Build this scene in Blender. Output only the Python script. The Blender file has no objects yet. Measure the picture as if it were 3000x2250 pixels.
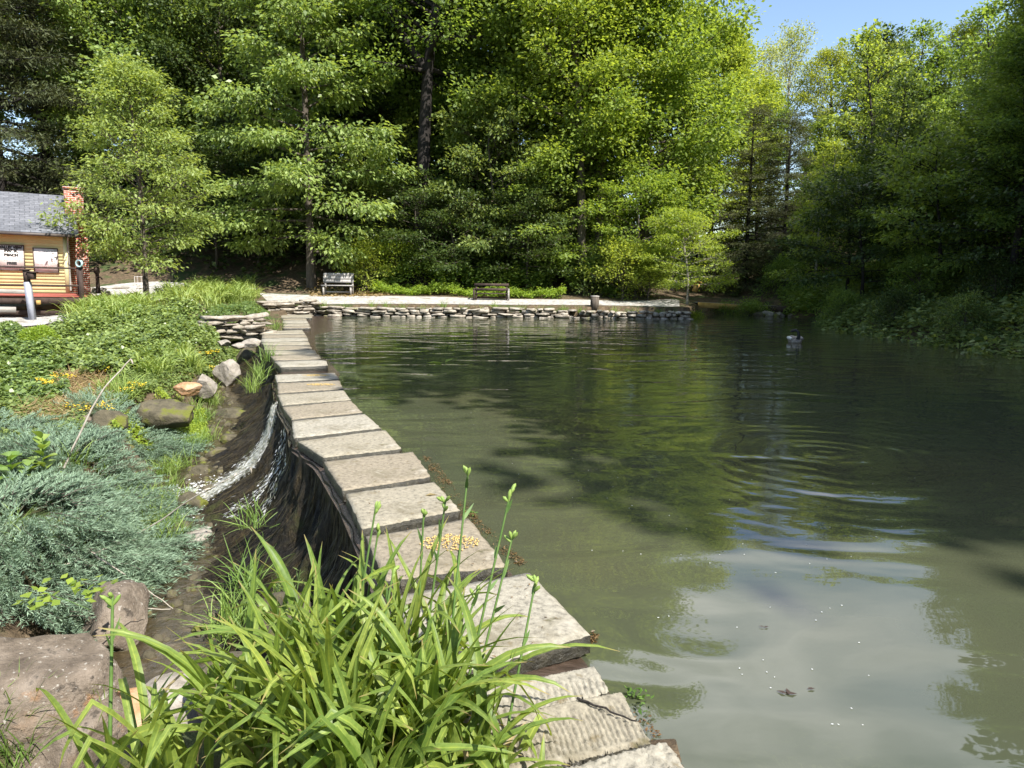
import bpy, bmesh, math, random
import numpy as np
from mathutils import Vector, Matrix, Euler, Quaternion, noise as mnoise
SC = bpy.context.scene
COL = SC.collection
RNG = np.random.default_rng(7)
random.seed(7)
R = math.radians
PI = math.pi

# ------------------------------------------------------------------ camera
F = 2100.0                                   # focal length in photo pixels (3000 wide)
CAM_H = 1.9
PITCH, ROLL = 8.8, 0.4
cam_d = bpy.data.cameras.new('camera')
cam = bpy.data.objects.new('camera', cam_d); COL.objects.link(cam)
cam.location = (0, 0, CAM_H)
CM = Matrix.Rotation(R(90 - PITCH), 3, 'X') @ Matrix.Rotation(R(ROLL), 3, 'Z')
cam.rotation_euler = CM.to_euler()
cam_d.sensor_width = 36.0; cam_d.lens = 36.0 * F / 3000.0
cam_d.clip_start = 0.05; cam_d.clip_end = 2000
SC.camera = cam
CP = Vector((0, 0, CAM_H))

def ray(px, py):
    return CM @ Vector(((px - 1500) / F, (1125 - py) / F, -1.0))
def atz(px, py, z):
    d = ray(px, py); return CP + d * ((z - CAM_H) / d.z)
def aty(px, py, y):
    d = ray(px, py); return CP + d * (y / d.y)

# ------------------------------------------------------------------ terrain
LB = [(100,2200,4.0),(0,1850,5.3),(250,1850,5.6),(0,1600,6.8),(200,1500,7.5),(450,1500,8.7),(0,1400,8.2),(300,1300,9.9),
      (550,1250,11.3),(0,1200,11.2),(250,1200,12),(450,1150,13.2),(650,1090,15),(0,1100,14.3),(200,1050,16.2),(400,1000,18.2),
      (600,985,19.5),(0,1000,18.2),(130,945,21.5),(300,925,23),(500,905,24.5),(720,893,27),(0,945,21),(300,872,29),(700,845,34),
      (450,840,33),(610,925,20.9),(680,920,21.8),(750,912,23),(600,990,19.3),(770,962,20.3),(100,840,34),(1000,872,33.5),(600,860,31)]
LBP = np.array([tuple(aty(*p)) for p in LB])
# left edge of the slab walkway in photo pixels, near to far
LEFT_EDGE = [(1330,2240),(1265,2045),(1150,1740),(1127,1698),(1071,1565),(1062,1546),(1011,1442),(1004,1435),(948,1347),(946,1339),(871,1286),(860,1280),(855,1228),(827,1186),(813,1150),(805,1097),(822,1074),(800,1040),(774,1024),(770,1010),(766,1000),(768,980),(770,968),(826,957),(826,940),(828,930),(815,926)]
LE = np.array([tuple(atz(a, b, 0.13)) for a, b in LEFT_EDGE])
LE = np.vstack([[0.6, 0.6, .13], [0.35, 1.6, .13], LE, [LE[-1][0], 33, .13]])
o = np.argsort(LE[:, 1]); LE = LE[o]
def xdam(y): return np.interp(y, LE[:, 1], LE[:, 0])
def sstep(a, b, x):
    t = np.clip((x - a) / (b - a), 0, 1); return t * t * (3 - 2 * t)
def idw(x, y):
    x = np.asarray(x, float); y = np.asarray(y, float)
    num = np.zeros_like(x); den = np.zeros_like(x)
    for p in LBP:
        w = 1.0 / ((x - p[0])**2 + (y - p[1])**2 + .15)**2
        num += w * p[2]; den += w
    return num / den
_ph = np.random.default_rng(3).uniform(0, 6.28, (12, 2)); _fr = np.random.default_rng(4).normal(0, 1, (12, 2))
def wob(x, y, s=1.0):
    r = 0
    for k in range(12):
        r = r + np.sin(x * _fr[k, 0] * s * (1 + k * .25) + _ph[k, 0]) * np.cos(y * _fr[k, 1] * s * (1 + k * .25) + _ph[k, 1]) / (1 + k * .3)
    return r * .35
def zbed(y): return np.interp(y, [2, 4, 6, 8, 10, 14, 18, 21, 24], [-1.75, -1.6, -1.45, -1.35, -1.25, -1.05, -.75, -.35, .2])
def wchan(y): return np.interp(y, [3, 4.5, 6, 8, 10, 12, 15, 18, 21], [2.1, 2.2, 2.25, 1.95, 1.9, 2.1, 1.5, .9, .6])
def ywall(x):                                 # far shore line
    return np.interp(x, [-30, -9, 6.5, 7.6, 8.6, 9.4, 12.5, 13.5, 30], [31.2, 31.2, 31.4, 31.0, 33.2, 37.5, 37.5, 33, 31])
def xright(y): return np.interp(y, [-8, 0, 4, 10, 16, 20, 25, 30, 40], [5.5, 7.5, 9, 11.0, 11.9, 11.7, 11.4, 12.2, 13])
def gz(x, y):
    x = np.asarray(x, float); y = np.asarray(y, float)
    x, y = np.broadcast_arrays(x, y)
    zl = idw(x, y) + .05 * wob(x, y, 1.7)
    d = xdam(y) - x
    w = wchan(y) + .12 * np.sin(y * 2.3) + .08 * np.sin(y * 5.1)
    zb = zbed(y) + .05 * wob(x, y, 3.5)
    bank = zb + (zl - zb) * sstep(0, .75, d - w)
    left = np.where(d > w, np.maximum(bank, np.minimum(zb, zl)), zb)
    left = np.where(y > 24, zl, np.where(y > 21, zb + (zl - zb) * sstep(21, 24, y), left)) if False else left
    pond = -.8 + 0 * x
    f = y - ywall(x)
    val = 1 - .8 * np.exp(-((x / np.maximum(y, 20) - .24) / .14)**2)
    far = .46 + np.clip(f, 0, 5.5) * .085 + (np.clip(f - 5.5, 0, 34) * .33 - np.clip(f - 39.5, 0, 300) * .05) * val + .12 * wob(x, y, .35) * np.clip(f / 6, 0, 1)
    z = np.where(d > 0, left, pond)
    tf = sstep(-3.5, 0.6, f)                   # left of the dam: blend the bank into the far ground
    z = np.where(d > 0, z * (1 - tf) + far * tf, np.where(f > 0, far, z))
    r = x - xright(y)
    zr = -.25 + np.clip(r, -.6, 1.2) * .55 + np.clip(r - 1.2, 0, 8) * .30 + np.clip(r - 9, 0, 100) * .2 + .15 * wob(x, y, .5) * np.clip(r, 0, 1)
    z = np.where(r > -.6, np.maximum(z, zr), z)
    near = sstep(3.45, 2.7, y) * sstep(-2.3, -1.6, x) * sstep(1.3, .7, x)
    z = z * (1 - near) + (.02 + .03 * wob(x, y, 3)) * near
    beh = sstep(-4, -9, y)
    z = z * (1 - beh) + np.maximum(z, .4 - .02 * (y + 9)) * beh
    return z
def g1(x, y): return float(gz(x, y))
def hit(px, py, tmax=160):
    """where the line of sight through a photo pixel meets the terrain or the water"""
    d = ray(px, py); d = d / d.y
    ys = np.linspace(1.2, tmax, 4000)
    zs = CAM_H + d.z * ys
    g = np.maximum(gz(d.x * ys, ys), np.where(d.x * ys > xdam(ys), 0.0, -9))
    k = np.argmax(zs <= g)
    y = ys[k] if zs[k] <= g[k] else tmax
    return Vector((d.x * y, y, float(np.maximum(g[k], -9))))

# ------------------------------------------------------------------ object helpers
def tag(o, label=None, cat=None, group=None, kind=None):
    if label: o['label'] = label
    if cat: o['category'] = cat
    if group: o['group'] = group
    if kind: o['kind'] = kind
    return o
def empty(name, loc=(0, 0, 0), rz=0.0, label=None, cat=None, group=None):
    e = bpy.data.objects.new(name, None); COL.objects.link(e)
    e.location = loc; e.rotation_euler = (0, 0, rz); e.empty_display_size = .2
    return tag(e, label, cat, group)
def link(name, me, parent=None, mats=()):
    o = bpy.data.objects.new(name, me); COL.objects.link(o)
    for m in mats: me.materials.append(m)
    if parent: o.parent = parent
    return o
def copy_tree(src, parent=None):
    c = src.copy(); COL.objects.link(c)
    if parent: c.parent = parent
    for ch in list(src.children): copy_tree(ch, c)
    return c

class MB:
    """collects vertices and faces (numpy blocks) for one mesh"""
    def __init__(s): s.v = []; s.f = []; s.mi = []; s.n = 0; s.uv = []
    def add(s, v, f, mi=0):
        v = np.asarray(v, float).reshape(-1, 3); f = np.asarray(f, int)
        s.v.append(v); s.f.append(f + s.n); s.mi.append(np.full(len(f), mi)); s.n += len(v)
    def box(s, c, size, rot=None, jit=0, mi=0, rng=RNG):
        h = np.array(size) / 2
        v = np.array([[x, y, z] for x in (-1, 1) for y in (-1, 1) for z in (-1, 1)]) * h
        if jit: v = v + rng.uniform(-jit, jit, v.shape)
        if rot is not None: v = v @ np.array(rot.to_matrix() if hasattr(rot, 'to_matrix') else rot).T
        s.add(v + np.array(c), [[0,1,3,2],[4,6,7,5],[0,4,5,1],[2,3,7,6],[0,2,6,4],[1,5,7,3]], mi)
    def tube(s, pts, rad, n=6, mi=0, cap=True):
        pts = np.asarray(pts, float); rad = np.broadcast_to(rad, (len(pts),))
        t = np.gradient(pts, axis=0); t /= np.linalg.norm(t, axis=1)[:, None] + 1e-9
        ref = np.where(np.abs(t[:, 2:3]) < .9, [[0, 0, 1.0]], [[1.0, 0, 0]])
        if np.ptp(np.abs(t[:, 2])) > .3: ref = np.tile([[.31, .95, .02]], (len(pts), 1))
        a = np.cross(t, ref); a /= np.linalg.norm(a, axis=1)[:, None] + 1e-9
        b = np.cross(t, a)
        ang = np.arange(n) * 2 * PI / n
        v = pts[:, None] + rad[:, None, None] * (a[:, None] * np.cos(ang)[None, :, None] + b[:, None] * np.sin(ang)[None, :, None])
        m = len(pts); f = []
        i = np.arange(m - 1)[:, None] * n; j = np.arange(n)[None]; k = (j + 1) % n
        f = np.stack([i + j, i + k, i + n + k, i + n + j], -1).reshape(-1, 4)
        s.add(v.reshape(-1, 3), f, mi)
    def build(s, name, mats, parent=None, smooth=False):
        me = bpy.data.meshes.new(name)
        mesh_fill(me, np.vstack(s.v), s.f, np.concatenate(s.mi), smooth)
        return link(name, me, parent, mats if isinstance(mats, (list, tuple)) else [mats])

def mesh_fill(me, v, faces, mi=None, smooth=False):
    """faces: list of (n,k) index blocks"""
    loops = np.concatenate([f.ravel() for f in faces]); cnt = np.concatenate([np.full(len(f), f.shape[1]) for f in faces])
    me.vertices.add(len(v)); me.vertices.foreach_set('co', np.ascontiguousarray(v, np.float32).ravel())
    me.loops.add(len(loops)); me.loops.foreach_set('vertex_index', loops.astype(np.int32))
    me.polygons.add(len(cnt)); st = np.concatenate([[0], np.cumsum(cnt)[:-1]])
    me.polygons.foreach_set('loop_start', st.astype(np.int32))
    try: me.polygons.foreach_set('loop_total', cnt.astype(np.int32))
    except Exception: pass
    if mi is not None: me.polygons.foreach_set('material_index', mi.astype(np.int32))
    if smooth: me.polygons.foreach_set('use_smooth', np.ones(len(cnt), bool))
    me.update(calc_edges=True); me.validate()

def norm(a): return a / (np.linalg.norm(a, axis=-1, keepdims=True) + 1e-9)
def leaf_quads(P, A, N, L, W, fold=.0):
    """a pointed four-cornered leaf per row: base P, axis A, normal N"""
    A = norm(A); S = norm(np.cross(N, A)); N2 = np.cross(A, S)
    L = np.broadcast_to(np.asarray(L, float), (len(P),))[:, None]; W = np.broadcast_to(np.asarray(W, float), (len(P),))[:, None]
    m = P + A * L * .45
    v = np.stack([P, m + S * W * .5 + N2 * W * fold, P + A * L, m - S * W * .5 + N2 * W * fold], 1)
    return v.reshape(-1, 3)
def quads(n): return np.arange(n * 4).reshape(n, 4)
def leaf_object(name, V, mat, parent=None):
    me = bpy.data.meshes.new(name); mesh_fill(me, V, [quads(len(V) // 4)])
    return link(name, me, parent, [mat])

def inpoly(x, y, poly):
    c = np.zeros(len(x), bool); n = len(poly)
    for i in range(n):
        x0, y0 = poly[i][0], poly[i][1]; x1, y1 = poly[(i + 1) % n][0], poly[(i + 1) % n][1]
        k = ((y0 > y) != (y1 > y)) & (x < (x1 - x0) * (y - y0) / (y1 - y0 + 1e-12) + x0)
        c ^= k
    return c
def scatter(poly, n, rng=RNG):
    p = np.array([[q[0], q[1]] for q in poly]); lo = p.min(0); hi = p.max(0)
    out = []; c = 0
    while c < n:
        q = rng.uniform(lo, hi, (n * 2, 2)); q = q[inpoly(q[:, 0], q[:, 1], p)]
        out.append(q); c += len(q)
    return np.vstack(out)[:n]
def pxpoly(pts): return [hit(a, b) for a, b in pts]

# ------------------------------------------------------------------ materials
def new_mat(name):
    m = bpy.data.materials.new(name); m.use_nodes = True
    nt = m.node_tree; b = nt.nodes['Principled BSDF']
    return m, nt, b
def N_(nt, t, **kw):
    n = nt.nodes.new(t)
    for k, v in kw.items():
        if k in n.inputs: n.inputs[k].default_value = v
        else: setattr(n, k, v)
    return n
def ramp(nt, fac, stops):
    r = nt.nodes.new('ShaderNodeValToRGB'); e = r.color_ramp.elements
    while len(e) < len(stops): e.new(.5)
    for k, (p, c) in enumerate(stops):
        e[k].position = p; e[k].color = (*c, 1) if len(c) == 3 else c
    nt.links.new(fac, r.inputs[0]); return r
def rough_mat(name, stops, scale=5, rough=.85, detail=8, bump=.3, bscale=30, bdist=.02, spec=.3, patch=None, coord='Object', stretch=(1,1,1), metal=0):
    """a mottled surface: one noise for colour, one for relief; patch = (colour, scale, lo, hi) adds stains, lichen or other blotches"""
    m, nt, b = new_mat(name); L = nt.links
    tc = N_(nt, 'ShaderNodeTexCoord'); mp = N_(nt, 'ShaderNodeMapping'); mp.inputs['Scale'].default_value = stretch
    L.new(tc.outputs[coord], mp.inputs[0])
    n1 = N_(nt, 'ShaderNodeTexNoise', Scale=scale, Detail=detail, Roughness=.65); L.new(mp.outputs[0], n1.inputs['Vector'])
    c = ramp(nt, n1.outputs['Fac'], stops).outputs[0]
    for pt in (patch or []):
        n3 = N_(nt, 'ShaderNodeTexNoise', Scale=pt[1], Detail=5, Roughness=.6); L.new(tc.outputs[coord], n3.inputs['Vector'])
        rr = ramp(nt, n3.outputs['Fac'], [(pt[2], (0,0,0)), (pt[3], (1,1,1))])
        mx = N_(nt, 'ShaderNodeMix', data_type='RGBA'); L.new(rr.outputs[0], mx.inputs[0]); L.new(c, mx.inputs[6]); mx.inputs[7].default_value = (*pt[0], 1)
        c = mx.outputs[2]
    L.new(c, b.inputs['Base Color']); b.inputs['Roughness'].default_value = rough; b.inputs['Specular IOR Level'].default_value = spec; b.inputs['Metallic'].default_value = metal
    if bump:
        n2 = N_(nt, 'ShaderNodeTexNoise', Scale=bscale, Detail=6, Roughness=.7); L.new(mp.outputs[0], n2.inputs['Vector'])
        bp = N_(nt, 'ShaderNodeBump', Strength=bump, Distance=bdist); L.new(n2.outputs['Fac'], bp.inputs['Height']); L.new(bp.outputs[0], b.inputs['Normal'])
    return m
def leaf_mat(name, dark, light, trans=.4, rough=.5, spec=.35, tboost=1.5, mottle=None):
    """leaf surface plus light passing through; every leaf (mesh island) and every tree varies a little"""
    m, nt, b = new_mat(name); L = nt.links
    g = N_(nt, 'ShaderNodeNewGeometry'); oi = N_(nt, 'ShaderNodeObjectInfo')
    c = ramp(nt, g.outputs['Random Per Island'], [(0, dark), (1, light)]).outputs[0]
    if mottle:                                 # streaks and pale flecks along the leaf
        tc = N_(nt, 'ShaderNodeTexCoord'); nz = N_(nt, 'ShaderNodeTexNoise', Scale=mottle[0], Detail=5, Roughness=.7); L.new(tc.outputs['Object'], nz.inputs['Vector'])
        fr = ramp(nt, nz.outputs['Fac'], [(.35, (.68, .72, .55)), (.52, (1, 1, 1)), (.70, (1.18, 1.1, .85)), (.78, (1.5, 1.25, .9))])
        mm = N_(nt, 'ShaderNodeMix', data_type='RGBA', blend_type='MULTIPLY'); mm.inputs[0].default_value = 1; L.new(c, mm.inputs[6]); L.new(fr.outputs[0], mm.inputs[7]); c = mm.outputs[2]
    hs = N_(nt, 'ShaderNodeHueSaturation')
    a = N_(nt, 'ShaderNodeMapRange'); L.new(oi.outputs['Random'], a.inputs[0]); a.inputs[3].default_value = .485; a.inputs[4].default_value = .51
    v = N_(nt, 'ShaderNodeMapRange'); L.new(oi.outputs['Random'], v.inputs[0]); v.inputs[3].default_value = 1.12; v.inputs[4].default_value = .88
    L.new(a.outputs[0], hs.inputs['Hue']); L.new(v.outputs[0], hs.inputs['Value']); L.new(c, hs.inputs['Color'])
    L.new(hs.outputs[0], b.inputs['Base Color']); b.inputs['Roughness'].default_value = rough; b.inputs['Specular IOR Level'].default_value = spec
    tr = N_(nt, 'ShaderNodeBsdfTranslucent')
    tm = N_(nt, 'ShaderNodeMix', data_type='RGBA', blend_type='MULTIPLY'); tm.inputs[0].default_value = 1
    L.new(hs.outputs[0], tm.inputs[6]); tm.inputs[7].default_value = (1.25 * tboost, 1.15 * tboost, .55 * tboost, 1); L.new(tm.outputs[2], tr.inputs[0])
    mx = N_(nt, 'ShaderNodeMixShader'); mx.inputs[0].default_value = trans
    L.new(b.outputs[0], mx.inputs[1]); L.new(tr.outputs[0], mx.inputs[2]); L.new(mx.outputs[0], nt.nodes['Material Output'].inputs[0])
    return m
M = {}
M['bark'] = rough_mat('grey brown bark', [(.3, (.045,.036,.028)), (.6, (.12,.10,.08)), (.8, (.2,.18,.15))], 6, .9, bump=.8, bscale=14, bdist=.04, stretch=(1,1,.25))
M['dark_bark'] = rough_mat('dark bark', [(.3, (.012,.010,.009)), (.7, (.038,.032,.028))], 6, .9, bump=.8, bscale=14, bdist=.04, stretch=(1,1,.25))  # very dark brown, for trunks and a few small parts
M['pale_bark'] = rough_mat('pale bark', [(.3, (.16,.14,.11)), (.6, (.34,.31,.26)), (.8, (.45,.43,.38))], 4, .85, bump=.4, stretch=(1,1,.4))
M['leaf_maple'] = leaf_mat('maple leaf', (.09,.15,.03), (.25,.345,.08), .48)
M['leaf_bright'] = leaf_mat('bright spring leaf', (.14,.205,.03), (.32,.40,.08), .5)
M['leaf_cherry'] = leaf_mat('cherry leaf', (.15,.215,.055), (.34,.42,.13), .45)
M['leaf_hickory'] = leaf_mat('hickory leaf', (.115,.185,.048), (.26,.355,.105), .42, .42, .5)
M['leaf_oak'] = leaf_mat('young oak leaf', (.16,.20,.03), (.31,.36,.07), .5)
M['leaf_sycamore'] = leaf_mat('pale sycamore leaf', (.2,.25,.10), (.36,.41,.19), .45)
M['leaf_painted_shade'] = leaf_mat('leaf with painted shade', (.03,.058,.015), (.088,.13,.034), .35)  # darker leaf copy: the shade of the wood is put into its colour
M['needle'] = leaf_mat('hemlock needle', (.04,.052,.02), (.095,.11,.045), .2, .6, .3)
M['leaf_ivy'] = leaf_mat('ivy leaf', (.055,.10,.025), (.27,.36,.11), .35, .38, .5)
M['leaf_shrub'] = leaf_mat('shrub leaf', (.08,.135,.04), (.22,.29,.09), .4)
M['leaf_lime'] = leaf_mat('lime leaf', (.15,.24,.03), (.30,.40,.06), .45)
M['blade_lily'] = leaf_mat('daylily blade', (.125,.195,.038), (.25,.33,.09), .38, .45, .3, 1.3, (22,))
M['blade_far'] = leaf_mat('daylily blade on bank', (.14,.22,.04), (.33,.41,.12), .35, .45, .4)
M['blade_grass'] = leaf_mat('grass blade', (.11,.19,.035), (.26,.36,.09), .35, .5)
M['blade_dry'] = leaf_mat('dry grass', (.20,.15,.07), (.36,.28,.14), .25, .7)
M['juniper'] = leaf_mat('juniper spray', (.09,.145,.095), (.25,.355,.24), .2, .55, .3, 1.0)
M['milkweed'] = leaf_mat('milkweed leaf', (.13,.23,.04), (.24,.34,.08), .35, .4, .5, 1.2)
M['stem'] = rough_mat('green stem', [(.3, (.06,.12,.025)), (.7, (.12,.19,.05))], 20, .5, bump=0)
M['bud'] = rough_mat('green bud', [(.3, (.13,.22,.04)), (.7, (.25,.32,.08))], 30, .5, bump=0)
M['yellow'] = rough_mat('yellow petals', [(.3, (.55,.36,.01)), (.7, (.75,.55,.03))], 30, .6, bump=0)
M['dead_stalk'] = rough_mat('dry grey stalk', [(.3, (.27,.23,.18)), (.7, (.45,.41,.35))], 12, .8, bump=.3)
M['corn'] = rough_mat('corn kernel', [(.35, (.42,.27,.07)), (.65, (.60,.46,.20))], 40, .5, bump=0)
M['wood_grey'] = rough_mat('weathered grey wood', [(.3, (.22,.20,.18)), (.7, (.45,.42,.38))], 8, .85, bump=.4, stretch=(.3,3,3))
M['wood_dark'] = rough_mat('dark brown wood', [(.3, (.028,.018,.014)), (.7, (.075,.05,.04))], 8, .8, bump=.4, stretch=(1,1,.4))
M['wood_yellow'] = rough_mat('yellow pine board', [(.3, (.33,.20,.06)), (.7, (.5,.33,.11))], 6, .75, bump=.2)
M['metal_grey'] = rough_mat('grey painted post', [(.3, (.26,.27,.31)), (.7, (.36,.37,.42))], 6, .5, bump=.1)

def lily_blade_material():
    """daylily blade: paler midrib, browned tip, flecks (uses the midrib and along values stored on the blades)"""
    m = leaf_mat('daylily blade with midrib', (.125,.195,.036), (.26,.34,.085), .38, .45, .3, 1.3, (30,)); nt = m.node_tree; L = nt.links
    hs = next(n for n in nt.nodes if n.type == 'HUE_SAT'); src = hs.inputs['Color'].links[0].from_socket
    a = N_(nt, 'ShaderNodeAttribute', attribute_name='midrib'); b = N_(nt, 'ShaderNodeAttribute', attribute_name='along')
    r1 = ramp(nt, a.outputs['Fac'], [(.0, (.95,.95,.9)), (.25, (.84,.88,.8)), (.80, (.92,.94,.86)), (.93, (1.4,1.3,1.15))])
    mm = N_(nt, 'ShaderNodeMix', data_type='RGBA', blend_type='MULTIPLY'); mm.inputs[0].default_value = 1; L.new(src, mm.inputs[6]); L.new(r1.outputs[0], mm.inputs[7])
    r2 = ramp(nt, b.outputs['Fac'], [(.0, (.35,.35,.35)), (.12, (0,0,0)), (.93, (0,0,0)), (.99, (1,1,1))])
    m2 = N_(nt, 'ShaderNodeMix', data_type='RGBA'); L.new(r2.outputs[0], m2.inputs[0]); L.new(mm.outputs[2], m2.inputs[6]); m2.inputs[7].default_value = (.34,.26,.11,1)
    L.new(m2.outputs[2], hs.inputs['Color']); return m
M['blade_lily'] = lily_blade_material()
# ------------------------------------------------------------------ light
SUN_AZ, SUN_EL = 139.0, 49.0
sd = Vector((math.sin(R(SUN_AZ)) * math.cos(R(SUN_EL)), math.cos(R(SUN_AZ)) * math.cos(R(SUN_EL)), math.sin(R(SUN_EL))))
sl = bpy.data.lights.new('sun', 'SUN'); sl.energy = 5.0; sl.angle = R(.5); sl.color = (1, .955, .88)
so = bpy.data.objects.new('sun', sl); COL.objects.link(so); so.rotation_euler = sd.to_track_quat('Z', 'Y').to_euler(); so.location = (20, -20, 40)
W = bpy.data.worlds.new('World'); SC.world = W; W.use_nodes = True
nt = W.node_tree; bg = nt.nodes['Background']
sky = nt.nodes.new('ShaderNodeTexSky'); sky.sky_type = 'NISHITA'; sky.sun_disc = False
sky.sun_elevation = R(SUN_EL); sky.sun_rotation = R(SUN_AZ); sky.air_density = 1.0; sky.dust_density = .6; sky.ozone_density = .9
# a few thin clouds high up (they show only as reflections in the pond)
tc = nt.nodes.new('ShaderNodeTexCoord'); sx = nt.nodes.new('ShaderNodeSeparateXYZ'); nt.links.new(tc.outputs['Generated'], sx.inputs[0])
nz = N_(nt, 'ShaderNodeTexNoise', Scale=2.3, Detail=7, Roughness=.55); nt.links.new(tc.outputs['Generated'], nz.inputs['Vector'])
cr = ramp(nt, nz.outputs['Fac'], [(.34, (.12,.12,.12)), (.58, (1,1,1))])
el = nt.nodes.new('ShaderNodeMapRange'); nt.links.new(sx.outputs[2], el.inputs[0]); el.inputs[1].default_value = .34; el.inputs[2].default_value = .5
mu0 = N_(nt, 'ShaderNodeMath', operation='MULTIPLY'); nt.links.new(cr.outputs[0], mu0.inputs[0]); nt.links.new(el.outputs[0], mu0.inputs[1])
yn = nt.nodes.new('ShaderNodeMapRange'); nt.links.new(sx.outputs[1], yn.inputs[0]); yn.inputs[1].default_value = .2; yn.inputs[2].default_value = .6
mu = N_(nt, 'ShaderNodeMath', operation='MULTIPLY'); nt.links.new(mu0.outputs[0], mu.inputs[0]); nt.links.new(yn.outputs[0], mu.inputs[1])
mx = N_(nt, 'ShaderNodeMix', data_type='RGBA'); nt.links.new(mu.outputs[0], mx.inputs[0]); nt.links.new(sky.outputs[0], mx.inputs[6]); mx.inputs[7].default_value = (11.5, 11.5, 11.8, 1)
nt.links.new(mx.outputs[2], bg.inputs[0]); bg.inputs[1].default_value = .115
vs = SC.view_settings; vs.view_transform = 'Standard'; vs.look = 'None'; vs.gamma = 1; vs.use_curve_mapping = False; vs.exposure = 1.08
SC.cycles.use_denoising = True
SC.cycles.max_bounces = 7; SC.cycles.diffuse_bounces = 3; SC.cycles.glossy_bounces = 3; SC.cycles.transmission_bounces = 4; SC.cycles.transparent_max_bounces = 8
SC.cycles.sample_clamp_indirect = 6.0; SC.cycles.caustics_reflective = False; SC.cycles.caustics_refractive = False

# ------------------------------------------------------------------ ground
def ground_sheet():
    xs = np.concatenate([np.linspace(-260, -40, 14)[:-1], np.linspace(-40, -15, 34)[:-1], np.arange(-15, 2, .14), np.linspace(2, 16, 60)[1:], np.linspace(16, 45, 36)[1:], np.linspace(45, 260, 14)[1:]])
    ys = np.concatenate([np.linspace(-120, -10, 12)[:-1], np.linspace(-10, 2, 20)[:-1], np.arange(2, 34, .14), np.linspace(34, 80, 60)[1:], np.linspace(80, 320, 16)[1:]])
    X, Y = np.meshgrid(xs, ys); Z = gz(X, Y)
    v = np.stack([X, Y, Z], -1).reshape(-1, 3); nx = len(xs)
    i, j = np.meshgrid(np.arange(nx - 1), np.arange(len(ys) - 1)); k = (j * nx + i).ravel()
    me = bpy.data.meshes.new('ground'); mesh_fill(me, v, [np.stack([k, k + 1, k + nx + 1, k + nx], 1)], smooth=True)
    return me
M['earth'] = rough_mat('leaf littered earth', [(.3, (.045,.032,.02)), (.5, (.105,.075,.045)), (.68, (.19,.14,.085)), (.8, (.27,.22,.15))], 7, .95, bump=.9, bscale=25, bdist=.05, patch=[((.05,.075,.022), .9, .5, .62)])
g = link('ground', ground_sheet(), None, [M['earth']]); tag(g, kind='structure')
def strip_sheet(name, mat, left, right, lift, n=60, m=8):
    """a sheet laid on the terrain between two lines (lists of world points)"""
    def rs(p):
        p = np.array([[q[0], q[1]] for q in p]); s = np.concatenate([[0], np.cumsum(np.linalg.norm(np.diff(p, axis=0), axis=1))])
        t = np.linspace(0, s[-1], n); return np.stack([np.interp(t, s, p[:, 0]), np.interp(t, s, p[:, 1])], 1)
    a = rs(left); b = rs(right); t = np.linspace(0, 1, m)[None, :, None]
    P = a[:, None] * (1 - t) + b[:, None] * t
    Z = gz(P[..., 0], P[..., 1]) + lift
    v = np.concatenate([P, Z[..., None]], -1).reshape(-1, 3)
    i, j = np.meshgrid(np.arange(m - 1), np.arange(n - 1)); k = (j * m + i).ravel()
    me = bpy.data.meshes.new(name); mesh_fill(me, v, [np.stack([k, k + 1, k + m + 1, k + m], 1)], smooth=True)
    return tag(link(name, me, None, [mat]), kind='structure')
M['gravel'] = rough_mat('pale gravel', [(.3, (.17,.16,.145)), (.5, (.40,.38,.35)), (.7, (.56,.54,.51))], 6, .95, bump=.8, bscale=40, bdist=.03, patch=[((.22,.19,.14), 1.1, .55, .68)])  # coarse variation and dark blotches also put dappled shade into the colour
strip_sheet('path', M['gravel'], [(-10.5, 31.3), (-6, 31.75), (0, 31.9), (5, 31.9), (7.3, 31.5)], [(-12.5, 35.6), (-7, 34.4), (0, 34.0), (5, 33.6), (8, 34.6)], .012, 120, 12)
strip_sheet('gravel_yard', M['gravel'], [hit(*p) for p in [(-100,965),(130,955),(235,925),(330,905),(480,880),(620,862),(745,866)]], [hit(*p) for p in [(-100,876),(240,846),(330,836),(470,826),(600,836),(680,841),(760,848)]], .03, 120, 24)

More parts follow.
